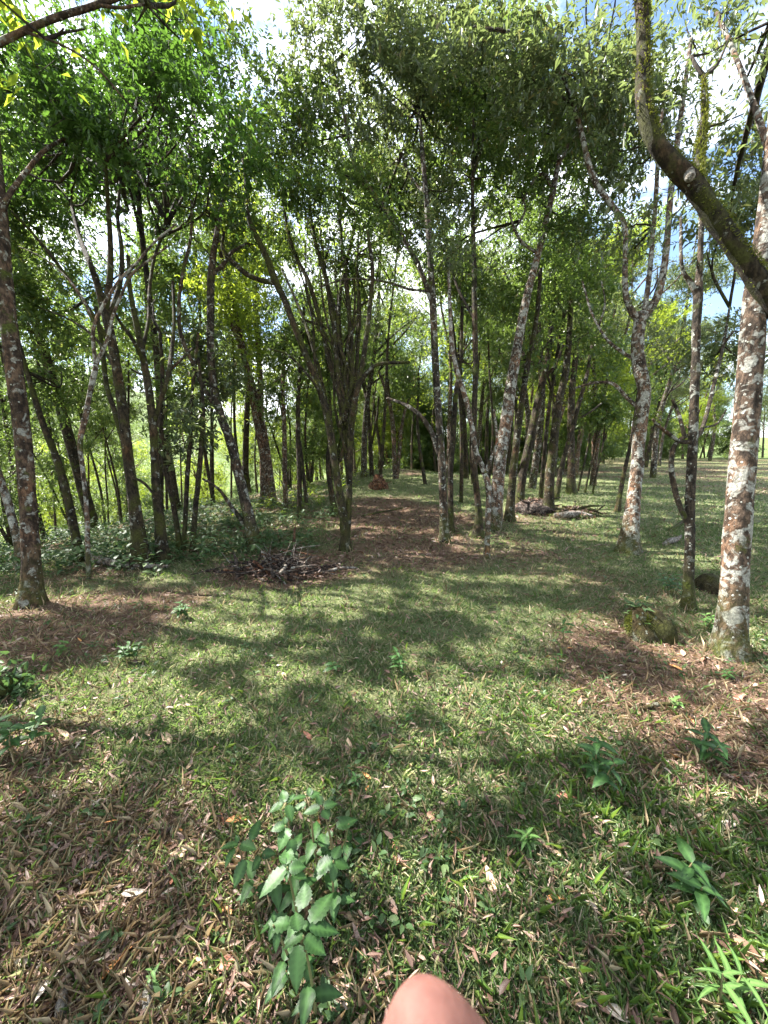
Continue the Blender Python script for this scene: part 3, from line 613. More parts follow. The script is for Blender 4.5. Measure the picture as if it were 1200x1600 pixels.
tree('tree', 'long pale trunk slanting right up to a bare sunlit top', 'bark_pale',
     [(772, 828, 18.5), (776, 780, 20.2), (782, 715, 20.2), (792, 650, 19.3), (801, 585, 17.6), (812, 520, 15.1), (824, 460, 13.4), (836, 415, 10.9), (848, 370, 10.1), (857, 330, 10.1), (866, 290, 9.2), (872, 255, 6.7), (878, 200, 5.0)],
     [[(838, 395, 5), (815, 378, 5), (803, 355, 4), (795, 330, 3)], [(865, 300, 6), (850, 272, 6, .1), (832, 285, 4, .2), (815, 320, 3, .3)], [(803, 360, 4), (820, 330, 3, .2), (815, 300, 3, .3)], [(872, 260, 6), (890, 225, 5, -.1), (915, 200, 4, -.3)]],
     [(850, 230, 90, 60, .2, 1.2), (790, 130, 100, 70, .2, 1.3), (890, 350, 50, 40, -.1, 1.0), (920, 170, 80, 60, .3, 1.1), (800, 310, 50, 35, .3, .5), (900, 280, 90, 70, 2.5, 1.1), (700, 420, 60, 60, 2.0, 1.0)], 'leaf_mid', .075)
tree('tree', 'straight mossy trunk in front of the slanting dark one', 'bark_moss',
     [(795, 815, 14), (799, 770, 13), (804, 720, 12), (811, 660, 11), (818, 610, 10), (826, 560, 9), (838, 500, 8), (845, 420, 6)], (), [(840, 440, 60, 60, .4, 1.1), (815, 560, 50, 40, .4, .7)], 'leaf_mid', .08, sides=10)
tree('tree', 'dark trunk slanting right behind the mossy straight one', 'bark_dark',
     [(811, 792, 13), (817, 740, 14), (828, 690, 14), (838, 640, 13), (848, 595, 12), (857, 550, 10), (862, 500, 8), (870, 430, 6)], [[(850, 590, 6), (868, 570, 5, .1), (880, 540, 4, .2)]], [(880, 450, 60, 60, .4, 1.2)], 'leaf_mid', .09, sides=10)
tree('tree', 'mossy trunk rising from the dark root heap', 'bark_moss',
     [(856, 803, 17), (859, 750, 15), (865, 690, 14), (873, 630, 13), (884, 580, 12), (889, 530, 10), (892, 470, 8)], [[(868, 660, 6), (862, 610, 5, .1), (850, 570, 4, .2)]], [(890, 440, 80, 60, .4, 1.2), (900, 540, 60, 40, .3, .9)], 'leaf_mid', .09, sides=10)
tree('tree', 'slim trunk leaning right, crossing in front of the dark pillar trunk', 'bark_dark',
     [(868, 782, 9), (876, 740, 9), (884, 705, 8), (896, 665, 8), (906, 625, 8), (916, 590, 7), (925, 540, 5)], [[(900, 655, 4), (920, 645, 3), (940, 630, 3, .2)]], [(930, 500, 60, 50, .3, 1.0)], 'leaf_grey', .08, sides=8)
tree('tree', 'dark pillar trunk with many thin shoots at the edge of the far lawn', 'bark_dark',
     [(892, 772, 14), (893, 720, 12), (892, 670, 12), (894, 610, 11), (900, 550, 9), (905, 480, 7)], (), [(905, 470, 70, 60, .4, 1.2), (930, 560, 50, 40, .2, .8)], 'leaf_mid', .10, sides=10)
for k, (x, lab) in enumerate([(903, 'leftmost of three thin leaning saplings on the far lawn'), (914, 'middle of three thin leaning saplings on the far lawn'), (926, 'rightmost of three thin leaning saplings on the far lawn')]):
    tree('sapling', lab, 'bark_dark', [(x, 768+k*2, 4), (x+6, 740, 3.5), (x+13, 710, 3), (x+18, 680, 3), (x+22, 640, 2.5)], [[(x+15, 700, 2), (x+24, 670, 1.6), (x+36, 650, 1.2)]], [(x+25, 640, 30, 35, .1, 1.2)], 'leaf_mid', .08, sides=6, flare=.1, group='thin saplings on the far lawn')
tree('tree', 'thin trunk leaning right on the lawn, left of the forked lichen tree', 'bark_dark',
     [(964, 800, 9), (970, 765, 8), (977, 730, 7), (985, 695, 6), (992, 650, 5), (1000, 590, 4)], (), [(1000, 600, 40, 40, .5, .8)], 'leaf_mid', .08, sides=8)
tree('tree', 'forked reddish trunk with white lichen, splitting into three limbs', 'bark_pale',
     [(983, 862, 32), (986, 825, 25), (990, 780, 23), (995, 735, 22), (998, 690, 22), (1003, 645, 23), (1007, 612, 22), (1001, 582, 23), (996, 550, 21), (998, 515, 20), (1003, 490, 22)],
     [[(998, 500, 13), (986, 485, 12), (977, 455, 10), (977, 400, 9), (976, 352, 9), (957, 322, 9), (932, 288, 9), (918, 250, 9), (904, 190, 8), (880, 125, 7), (850, 82, 7, -.1), (800, 52, 6, -.2), (740, 42, 4, -.3)],
      [(1006, 492, 10), (1014, 435, 9), (1020, 370, 8), (1025, 305, 8), (1028, 250, 7), (1035, 170, 5)],
      [(1008, 495, 15), (1026, 465, 15), (1038, 415, 12), (1044, 355, 11), (1049, 295, 11), (1058, 225, 10, .1), (1068, 150, 9, .2), (1080, 60, 7, .3)],
      [(996, 565, 6), (975, 552, 6, .1), (948, 530, 5, .2), (925, 490, 4, .3), (910, 440, 3, .4)],
      [(936, 510, 4, .25), (945, 475, 3, .2), (940, 440, 2, .2)],
      [(1000, 640, 7), (980, 622, 7, .1), (958, 600, 6, .2), (930, 598, 5, .4), (900, 606, 4, .6)]],
     [(930, 90, 130, 80, -.2, 1.3), (850, 130, 90, 60, -.3, 1.1), (1010, 160, 80, 70, .3, 1.0), (1060, 60, 110, 70, .4, 1.2), (760, 50, 90, 60, -.4, 1.2), (960, 380, 50, 35, .6, .6), (960, 250, 60, 50, .4, .9)], 'leaf_grey', .07, .30)
tree('tree', 'slender mossy trunk with stubby side limbs, left of the big lichen trunk', 'bark_lichen',
     [(1075, 951, 20), (1076, 900, 18), (1078, 850, 17), (1078, 800, 17), (1080, 740, 17), (1083, 680, 17), (1085, 620, 16), (1087, 560, 15), (1088, 510, 15), (1091, 462, 17), (1092, 440, 14), (1094, 400, 10), (1096, 340, 9), (1098, 260, 8, .2), (1105, 160, 6, .4)],
     [[(1078, 825, 11), (1062, 790, 10), (1052, 755, 10), (1049, 720, 9), (1055, 695, 9), (1074, 680, 9)],
      [(1080, 690, 10), (1062, 690, 8), (1044, 677, 7, -.1), (1028, 665, 6, -.2), (1020, 655, 4, -.25)],
      [(1070, 685, 8), (1064, 660, 7), (1058, 640, 6, .1), (1050, 625, 4, .1)],
      [(1089, 462, 10), (1078, 440, 9), (1068, 425, 7), (1064, 400, 6), (1064, 340, 5, .2)],
      [(1082, 690, 9), (1096, 672, 8, .1), (1106, 640, 8, .2), (1118, 590, 7, .4), (1130, 540, 6, .6), (1140, 480, 4, .8)],
      [(1098, 668, 5, .1), (1120, 662, 4, .2), (1135, 640, 3, .3)]],
     [(1100, 220, 90, 80, .5, 1.2), (1110, 380, 50, 50, .7, .8), (1130, 560, 50, 60, .9, .8), (1060, 330, 50, 50, .8, .7)], 'leaf_grey', .065, .30, rough=.13)
tree('tree', 'stout trunk blotched with white and rust lichen at the right edge', 'bark_pale',
     [(1141, 1022, 56), (1143, 985, 50), (1147, 920, 47), (1151, 850, 46), (1156, 770, 46), (1163, 690, 46), (1170, 610, 45), (1175, 530, 43), (1180, 460, 40), (1191, 390, 35), (1199, 320, 31), (1206, 240, 27), (1215, 120, 20, .2), (1225, -20, 16, .4)],
     [[(1206, 250, 14), (1180, 170, 11, .2), (1150, 90, 9, .4), (1120, 20, 7, .6)]],
     [(1170, 90, 110, 90, .6, 1.2), (1240, 0, 140, 100, .3, 1.4), (1190, 190, 80, 90, 1.8, 1.2), (1180, 330, 60, 60, 3.0, 1.0)], 'leaf_grey', .065, .30, sides=20, flare=.45)
tree('tree', 'heavy moss covered limb arching in from the right edge with a pale sawn knot', 'bark_moss',
     [(1420, 1090, 69.3), (1400, 900, 62.1), (1350, 720, 51.3), (1275, 570, 45.0), (1205, 468, 40.5), (1165, 408, 36.0), (1122, 348, 35.1), (1086, 292, 34.2), (1050, 255, 30.6), (1018, 212, 27.0), (1004, 150, 25.2), (1006, 80, 23.4), (1003, 15, 20.7), (998, -60, 18.9), (990, -180, 13.5)],
     [[(1090, 300, 20), (1092, 255, 14, .1), (1098, 190, 10, .2), (1100, 120, 8, .3)]],
     [(1040, -60, 150, 90, .2, 1.2), (1120, 60, 110, 70, .5, .9), (1000, -150, 200, 100, -.2, 1.2)], 'leaf_grey', .06, .30, base=2.55, sides=18, rough=.20, mossy=260)
knot = bpy.data.objects[[o.name for o in bpy.data.objects if o.type == 'EMPTY'][-1]]
o_ = np.array(knot.location); kp, kr = [P(1076, 270, 2.53), P(1078, 277, 2.475), P(1078, 278, 2.465)], [.034, .028, .024]
ak = Acc(); ak.add(*tube(kp, kr, 12, .02, .06)); ak.build('sawn_knot', M['deadwood'], [c_ for c_ in knot.children if c_.name.startswith('trunk')][0], True, o_)

# overhead limb of a tree that stands outside the frame to the left
tree('tree', 'bare grey limb with large yellow green leaves crossing the top left corner', 'bark_brown',
     [(-520, 900, 40), (-430, 600, 36), (-300, 330, 30), (-150, 170, 20), (-40, 90, 15), (30, 52, 12), (90, 27, 11), (150, 8, 10), (200, -12, 8), (260, -60, 6)],
     [[(40, 50, 6), (100, 72, 4), (150, 105, 4, .1), (190, 150, 3, .2), (222, 185, 2, .3)], [(150, 8, 6), (190, 12, 5), (230, 8, 4, .1), (265, 30, 2, .2)]],
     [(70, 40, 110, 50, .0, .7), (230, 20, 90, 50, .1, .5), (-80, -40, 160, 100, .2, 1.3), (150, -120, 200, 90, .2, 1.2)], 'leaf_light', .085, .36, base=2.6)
# ------------------------------------------------------------------ background trees: four kinds, copied one by one
def proto(name, h, r, lean, blobs, leaf, size, bark, stems=1, lai=.95, cr=.4):
    root = empty(name, (0, 0, 0), 'x', 'tree'); tk, tw, lf = Acc(), Acc(), Acc(); nodes = []
    for s in range(stems):
        a = rng.random()*6.28; q = rng.normal(size=(4, 2))*.12*h*.12
        dx, dy = math.cos(a)*lean*(1+s*.5), math.sin(a)*lean*(1+s*.5)
        pts = [(0, 0, -.3), (q[0, 0]*.4, q[0, 1]*.4, 0.02), (dx*.25+q[0, 0], dy*.25+q[0, 1], h*.25), (dx*.5+q[1, 0], dy*.5+q[1, 1], h*.5), (dx*.8+q[2, 0], dy*.8+q[2, 1], h*.75), (dx, dy, h)]
        rd = [r*1.2, r, r*.8, r*.62, r*.4, r*.12]
        tk.add(*tube(pts, rd, 8, .25, .10, .3, s)); nodes.append(resample(pts[2:], rd[2:], .3)[0]); main = nodes[-1]
        for b in range(5):
            k = main[rng.integers(1, max(2, len(main)-1))]; az = rng.random()*6.28; ln = .12*h*(.7+rng.random())
            e = k+np.array([math.cos(az)*ln, math.sin(az)*ln, ln*.9]); m = (k+e)/2+rng.normal(size=3)*.1*ln
            tk.add(*tube([k, m, e], [r*.38, r*.28, r*.1], 6, .2, .08)); nodes.append(resample([k, m, e], [1, 1, 1], .2)[0])
    nodes = np.concatenate(nodes)
    for (x, y, z, rx, rz) in blobs:
        foliage(lf, nodes, tw, (x, y, z*h), (rx, rx, rz), lai, size, .32, False, cr, 10)
    tk.build('trunk', M[bark], root, True); tag(tw.build('twigs', M['bark_dark'], root, True), kind='stuff'); lf.build('crown', M[leaf], root)
    return root
def rb(n, z0, z1, rr, s): return [(rng.normal()*rr*.6, rng.normal()*rr*.6, z0+(z1-z0)*(i+.5)/n, s*(.7+.6*rng.random()), s*(.45+.4*rng.random())) for i in range(n)]
PA = proto('woodland_tree', 10, .12, 1.0, rb(9, .42, 1.0, 1.6, 1.0), 'leaf_mid', .11, 'bark_dark', 1)
PB = proto('woodland_tree', 8.5, .10, 1.2, rb(9, .32, .98, 1.5, .95), 'leaf_light', .10, 'bark_brown', 2)
PC = proto('woodland_tree', 11, .14, .8, rb(9, .5, 1.0, 1.7, 1.1), 'leaf_grey', .11, 'bark_lichen', 1)
PD = proto('understory_tree', 4.2, .045, .7, rb(8, .22, 1.0, .8, .62), 'leaf_mid', .085, 'bark_dark', 2, 1.0, .3)
PE = proto('woodland_tree', 9, .06, .6, rb(5, .55, 1.0, .9, .75), 'leaf_mid', .11, 'bark_dark', 1, .9)
PF = proto('thicket_shrub', 3.4, .03, .5, rb(9, .10, .95, .9, .75), 'leaf_mid', .13, 'bark_dark', 2, 1.5, .35)
used = {}; PLACED = []
KIND = {id(PA): 'dark trunked leafy tree', id(PB): 'twin stemmed bright green tree', id(PC): 'grey lichen trunked tree', id(PD): 'short leafy sapling', id(PF): 'dense leafy shrub', id(PE): 'thin pole like tree'}
def place(p, x, y, label, group, s=1.0):
    if id(p) not in used: used[id(p)] = 1; o = p
    else: o = copy_tree(p)
    o.location = (x, y, float(height(x, y))-.03); o.rotation_euler = (0, 0, rng.random()*6.283); o.scale = (s, s, s*(.9+.25*rng.random()))
    tag(o, KIND[id(p)]+' '+label, 'tree', group); PLACED.append(o); return o
protos = [PA, PB, PC, PE]
# the left slope
LS = 'in the shaded stand down the left slope'; GS = 'trees of the left slope'
spots = []
for k in range(400):
    y = 6.8+26*rng.random()**1.3; x = np.interp(y, [5, 8.4, 12, 18.8, 30], [-3.3, -3.0, -2.6, -1.6, 2.0])-rng.random()**1.2*(4+y*.75)
    if x < -1.15*y-1: continue
    if all((x-a)**2+(y-b)**2 > (1.2+.05*y)**2 for a, b in spots): spots.append((x, y))
    if len(spots) >= 36: break
for k, (x, y) in enumerate(spots):
    place([PA, PE, PE, PE, PB][k % 5], x, y, LS, GS, .85+.4*rng.random())
for k in range(12):
    y = 6.2+13*rng.random(); x = np.interp(y, [5, 8.4, 12, 18.8, 30], [-3.2, -2.9, -2.6, -1.4, 2.0])-rng.random()*(2+y*.8)
    place(PD, x, y, 'under the dark stand on the left slope', 'saplings of the left slope', .7+.5*rng.random())
for k in range(60):
    y = 9+13*rng.random(); x = np.interp(y, [8.4, 12, 18.8, 30], [-3.4, -2.8, -1.6, 2.0])-rng.random()*(2+y*.6)
    if len(spots) < 54 and all((x-a)**2+(y-b)**2 > .9 for a, b in spots): spots.append((x, y)); place(PE, x, y, LS, GS, .8+.35*rng.random())
# behind the knoll and the middle
CT = 'crowded behind the knoll in the middle distance'; GC = 'trees behind the knoll'
sp2 = []
for k in range(500):
    y = 9.5+28*rng.random()**1.2; x = y*(-.10+.55*rng.random())
    if abs(x/y-.06) < .07 and y < 19: continue
    if all((x-a)**2+(y-b)**2 > 1.3**2 for a, b in sp2): sp2.append((x, y))
    if len(sp2) >= 48: break
for k, (x, y) in enumerate(sp2): place([PE, PA, PE, PC, PB][k % 5], x, y, CT, GC, .75+.4*rng.random())
# the far lawn to the right
RT = 'scattered over the far lawn on the right'; GR = 'trees of the far lawn'
sp3 = []
for k in range(900):
    y = 14+(42 if len(sp3) < 22 else 75)*rng.random(); x = y*(.42+.72*rng.random())
    if x/y > .80 and y < 38: continue
    if all((x-a)**2+(y-b)**2 > 3.0**2 for a, b in sp3): sp3.append((x, y))
    if len(sp3) >= 44: break
for k, (x, y) in enumerate(sp3): place([PC, PA, PC, PB][k % 4], x, y, RT, GR, .9+.4*rng.random())
for k in range(46):
    y = 30+40*rng.random(); x = y*(.02+1.08*rng.random())
    if x/y > .78 and y < 48: continue
    place(PD, x, y, 'at the back of the far lawn', 'saplings of the far lawn', 1.3+.9*rng.random())
for k in range(60):
    y = 24+30*rng.random(); x = y*(-.02+.98*rng.random())
    if x/y > .74 and y < 46: continue
    if -.02 < x/y-.06 < .1 and y < 24: continue
    place(PF, x, y, 'closing the view behind the far trunks', 'shrubs behind the far trunks', .9+.8*rng.random())
# far wood on the valley side and beyond the lawn
FW = 'far off, seen through the trunks'; GF = 'distant trees across the valley'
for k in range(95):
    y = (35 if k < 60 else 58)+60*rng.random(); x = y*(-1.15+(1.3 if k < 60 else 2.4)*rng.random())
    place([PA, PB, PC][k % 3], x, y, FW, GF, 1.2+.7*rng.random())
# added beside and behind the camera to shade the foreground and close the canopy
for k, (x, y, p, s) in enumerate([(-5.6, -.4, PB, .8), (-6.0, 3.3, PB, .85), (-9.2, 2.4, PA, .9), (-7.5, .5, PC, 1.0), (-3.2, -2.2, PA, .9), (4.2, 1.0, PC, .9), (3.6, -2.5, PB, 1), (-8.5, 6.0, PC, 1), (6.2, 3.6, PA, .9)]):
    place(p, x, y, 'beside the viewer, its crown hanging in at the picture edge', 'shade trees added beside the viewer', s)

# gaps in the canopy: take out the leaves that would shade the sunlit patches
bpy.context.view_layer.update()
def thin(o, k=4):
    me = o.data; V = np.empty(len(me.vertices)*3, np.float32); me.vertices.foreach_get('co', V); V = V.reshape(-1, 3)
    mw = np.array(o.matrix_world); W = V[::k]@mw[:3, :3].T+mw[:3, 3]
    keep = ~sunlit(W, PK.get(o.name, 1.0))
    if keep.mean() > .985: return
    nv = V.reshape(-1, k, 3)[keep].reshape(-1, 3); n = int(keep.sum())
    t = (np.array([[0, 2, 1], [0, 3, 2]])[None]+(np.arange(n)*k)[:, None, None]).reshape(-1, 3)
    q = build('crown', nv, t, None, me.materials[0]); o.data = q.data; bpy.data.objects.remove(q)
for o in list(col.objects):
    if o.name.startswith('crown') and o.parent:
        ok = o.parent not in PLACED
        for hh in (2.5, 5, 7.5, 10):
            b = np.array(o.parent.location); b[2] += hh; g = b-SUN*(b[2]/SUN[2]); ok = ok or (-8 < g[0] < 11 and -3 < g[1] < 14)
        if ok: thin(o)

# ------------------------------------------------------------------ stumps, logs, brush
def stick(root, name, pts, rad, mat, org, sides=6, rough=.1):
    a = Acc(); a.add(*tube(pts, rad, sides, None, rough, 0, int(rng.integers(50)))); return a.build(name, M[mat], root, True, org)
def gpt(px, py, dz=0.): p = P(px, py, G(px, py)); return p+np.array([0, 0, dz])
# brush pile
c0 = gpt(440, 898); pile = empty('brush_pile', c0, 'dark heap of charred sticks and twigs on the bare patch', 'brush pile')
for k in range(64):
    u = rng.normal()*.30; v = rng.normal()*.15; hh = max(0, .20*math.exp(-(u/.45)**2)*rng.random())+.02
    a = rng.normal()*.45+(0 if rng.random() < .75 else 1.2); ln = .12+.26*rng.random(); el = rng.normal()*.18
    c = c0+np.array([u, v, 0]); c[2] = height(c[0], c[1])+hh
    d = np.array([math.cos(a)*math.cos(el), math.sin(a)*math.cos(el), math.sin(el)]); m = c+rng.normal(size=3)*.03
    r = .006+.014*rng.random()**2
    stick(pile, 'stick', [c-d*ln, m, c+d*ln], [r, r*.9, r*.5], ['char', 'char', 'char', 'deadwood', 'redwood'][int(rng.integers(5))], c0, 5)
for k in range(14):
    c = c0+np.array([rng.normal()*.25+.05, rng.normal()*.1+.12, .1]); d = nrm(np.array([rng.normal()*.6, rng.normal()*.4, 1.0]))
    stick(pile, 'twig', [c, c+d*.12+rng.normal(size=3)*.02, c+d*.28], [.005, .004, .002], 'deadwood', c0, 4)
n = 900; bb = c0+np.stack([rng.normal(size=n)*.36, rng.normal(size=n)*.14, np.abs(rng.normal(size=n))*.05+.01], 1); bb[:, 2] += height(bb[:, 0], bb[:, 1])-c0[2]
V, T = leafset(bb-c0, nrm(rdir(n)*np.array([1, 1, .4])), rdir(n), .03+.05*rng.random(n), .010+.012*rng.random(n)); build('dead_leaves', V, T, None, M['litter'], pile)['kind'] = 'stuff'
def log(name, label, cat, pts, rad, mat, sides=12, rough=.18, moss=0):
    p = [gpt(x, y, dz) for x, y, dz in pts]; org = p[0]; r = empty(name, org, label, cat)
    a = Acc(); a.add(*tube(p, rad, sides, None, rough)); a.build('wood', M[mat], r, True, org); return r, org
log('pale_stick', 'long pale stick poking out of the right side of the charred heap', 'stick', [(490, 900, .03), (515, 897, .04), (535, 894, .05), (558, 891, .03)], [.012, .016, .020, .010], 'deadwood', 7)
r_, org = log('stump', 'splintered dark stake standing at the left end of the brush heap', 'stump', [(371, 912, -.03), (372, 905, .05), (369, 890, .13), (366, 882, .16)], [.030, .026, .017, .004], 'char', 7, .25)
r_, org = log('stump', 'broken orange brown stub standing behind the brush heap', 'stump', [(459, 868, -.05), (460, 863, .10), (461, 856, .20), (463, 848, .28)], [.022, .022, .018, .005], 'redwood', 7, .3)
log('fallen_log', 'pale log lying among the weeds at the foot of the left stand', 'log', [(140, 878, .06), (165, 884, .06), (190, 888, .05), (225, 889, .04), (262, 889, .03)], [.050, .045, .036, .03, .022], 'deadwood', 10)
r_, org = log('fallen_log', 'mossy rotten log with pale top at the left picture edge', 'log', [(-70, 1098, .06), (-20, 1090, .07), (10, 1085, .08), (28, 1082, .085)], [.085, .085, .08, .065], 'bark_lichen', 14, .3)
a = Acc(); n = 260; ii = rng.random(n); A_ = gpt(-20, 1090, .10); B_ = gpt(45, 1085, .05); bb = A_+(B_-A_)*ii[:, None]+rng.normal(size=(n, 3))*.05
V, T = leafset(bb, nrm(rdir(n)+np.array([0, 0, .4])), rdir(n), .02+.04*rng.random(n), .014+.014*rng.random(n), six=True); a.add(V, T); a.build('lichen_leaves', M['herb'], r_, False, org)
# mossy stump at right
c0 = gpt(1012, 992); st = empty('tree_stump', c0, 'low mossy stump with a small plant on top in the right midground', 'stump')
a = Acc(); a.add(*tube([c0+np.array([0, 0, -.05]), c0+np.array([0, 0, .04]), c0+np.array([-.02, .02, .12]), c0+np.array([-.03, .03, .19])], [.15, .12, .10, .075], 16, .02, .28, .5, 4)); a.build('wood', M['bark_moss'], st, True, c0)
n = 3200; dr = nrm(rdir(n)+np.array([0, 0, .5])); bb = c0+np.array([-.02, .02, .05])+dr*np.array([.115, .115, .15])
V, T = leafset(bb-c0, nrm(dr+rdir(n)*.7), rdir(n), .010+.02*rng.random(n), .004+.005*rng.random(n)); build('moss', V, T, None, M['moss'], st)
n = 60; az = rng.random(n)*6.28; bb = np.array([-.03, .03, .19])+rng.normal(size=(n, 3))*np.array([.05, .05, .025])
V, T = leafset(bb, np.stack([np.cos(az), np.sin(az), .3+rng.normal(size=n)*.3], 1), nrm(rdir(n)*.3+np.array([0, 0, 1.])), .04+.035*rng.random(n), .016+.01*rng.random(n), six=True); build('fern_tuft', V, T, None, M['herb'], st)['kind'] = 'stuff'
c0 = gpt(1108, 922); st = empty('tree_stump', c0, 'small dark rotten stump between the slender trunk and the stout trunk', 'stump')
a = Acc(); a.add(*tube([c0+np.array([0, 0, -.05]), c0+np.array([0, 0, .08]), c0+np.array([.01, 0, .15])], [.10, .085, .05], 12, .02, .35, .4, 8)); a.build('wood', M['bark_moss'], st, True, c0)
# root heaps
def heap(name, label, px, py, rx, ry, rz, n, mat, sticks):
    c0 = gpt(px, py); h = empty(name, c0, label, 'root heap')
    N = 400; q = rdir(N); q[:, 2] = np.abs(q[:, 2]); u, v = np.meshgrid(np.linspace(0, 6.283, 18, endpoint=False), np.linspace(0, 1.5, 7))
    rr = 1+.5*(fnoise(u*1.3, v*2.0, .7, px)-.5)*2; rr[:, 0] = rr[:, -1]*.5+rr[:, 1]*.5
    V = np.stack([np.cos(u)*np.cos(v)*rx*rr, np.sin(u)*np.cos(v)*ry*rr, np.sin(v)*rz*rr-.04], -1).reshape(-1, 3)
    i = np.arange(6)[:, None]*18; j = np.arange(18)[None]; Q = np.stack([i+j, i+(j+1) % 18, i+18+(j+1) % 18, i+18+j], -1).reshape(-1, 4)
    build('earth', V, None, Q, M['char'] if mat == 'char' else M[mat], h, True)
    for k in range(sticks):
        a = rng.random()*6.28; p = np.array([math.cos(a)*rx*.7*rng.random(), math.sin(a)*ry*.6*rng.random(), rz*.8*rng.random()]); d = np.array([math.cos(a), math.sin(a)*.6, rng.normal()*.25])*rx*(.5+.6*rng.random())
        stick(h, 'root', [p, p+d*.5+rng.normal(size=3)*.05*rx, p+d], [.04*rx+.01, .03*rx+.008, .006], mat, np.zeros(3), 6)
    nn = n; bb = np.stack([rng.normal(size=nn)*rx*.6, rng.normal(size=nn)*ry*.6, np.zeros(nn)], 1); bb[:, 2] = np.maximum(.0, rz*(1-(bb[:, 0]/rx)**2-(bb[:, 1]/ry)**2))+.02
    V, T = leafset(bb, nrm(rdir(nn)*np.array([1, 1, .5])), rdir(nn), .05+.06*rng.random(nn), .02+.02*rng.random(nn)); build('dead_leaves', V, T, None, M['litter'], h)['kind'] = 'stuff'
    return h
heap('root_heap', 'dark tangle of roots and soil at the foot of the mossy trunk', 838, 800, .55, .4, .28, 300, 'char', 12)
heap('root_heap', 'low brushy mound with a pale rotten log on the lawn', 895, 805, .65, .4, .16, 300, 'bark_dark', 14)
log('fallen_log', 'pale rotten log on the brushy mound in the lawn', 'log', [(866, 811, .07), (885, 812, .10), (905, 809, .08), (925, 810, .05)], [.05, .07, .06, .03], 'deadwood', 9, .3)
heap('root_heap', 'reddish dark stump on the crest of the knoll', 593, 763, .3, .3, .42, 60, 'redwood', 7)
heap('root_heap', 'brown litter mound beside the pillar trunk on the far lawn', 872, 742, .9, .6, .3, 200, 'bark_brown', 6)
log('fallen_branch', 'grey broken branch lying on the lawn behind the slender mossy trunk', 'branch', [(1038, 853, .03), (1048, 850, .05), (1058, 846, .04), (1064, 842, .06)], [.03, .045, .035, .012], 'deadwood', 7, .3)
log('fallen_branch', 'dark fallen bough reaching left from the slender mossy trunk', 'branch', [(1043, 832, .02), (1055, 828, .06), (1068, 822, .10)], [.012, .022, .03], 'bark_dark', 7, .2)
log('fallen_branch', 'long thin branch lying across the leafy path below the knoll', 'branch', [(565, 808, .02), (590, 803, .03), (615, 798, .02), (640, 793, .03)], [.012, .02, .018, .008], 'bark_dark', 6, .2)

# ------------------------------------------------------------------ small plants
def leaf_mesh(name, base, tip, width, up, mat, parent, org, droop=.12, serr=.07, n=9, fold=.22, wav=.0):
    """one broad serrated leaf: margin with teeth, raised halves, veins"""
    base = np.asarray(base, float); tip = np.asarray(tip, float); ln = np.linalg.norm(tip-base)+1e-6
    d = (tip-base)/ln; s = nrm(np.cross(d, up)); nn = np.cross(s, d)
    V, T, ve = [], [], []
    rows = []
    for i in range(n+1):
        t = i/n; wprof = math.sin(math.pi*min(1, t**.72))**.85*(1-.15*t) if 0 < t < 1 else 0
        wprof = max(wprof, .02) if i < n else 0
        c = base+d*ln*t+nn*ln*(droop*1.2*t-droop*2.2*t*t)
        tooth = 1+serr*(1 if i % 2 else -1)
        row = []
        for k, q in enumerate((-1, -.5, 0, .5, 1)):
            w = width*.5*wprof*q*(tooth if abs(q) == 1 else 1)
            z = fold*abs(w)-.35*(abs(q) == 1)*fold*abs(w)+wav*width*math.sin(t*9+q*2)
            V.append(c+s*w+nn*z-d*abs(q)*ln*.03*(1 if i % 2 else 0)); ve.append(1.0 if q == 0 else (.45 if i % 2 == 0 and abs(q) == .5 else 0.)); row.append(len(V)-1)
        rows.append(row)
    Q = [(rows[i][k], rows[i][k+1], rows[i+1][k+1], rows[i+1][k]) for i in range(n) for k in range(4)]
    o = build(name, np.array(V)-org, None, Q, M[mat], parent, True)
    a = o.data.attributes.new('vein', 'FLOAT', 'POINT'); a.data.foreach_set('value', np.array(ve, np.float32)); return o
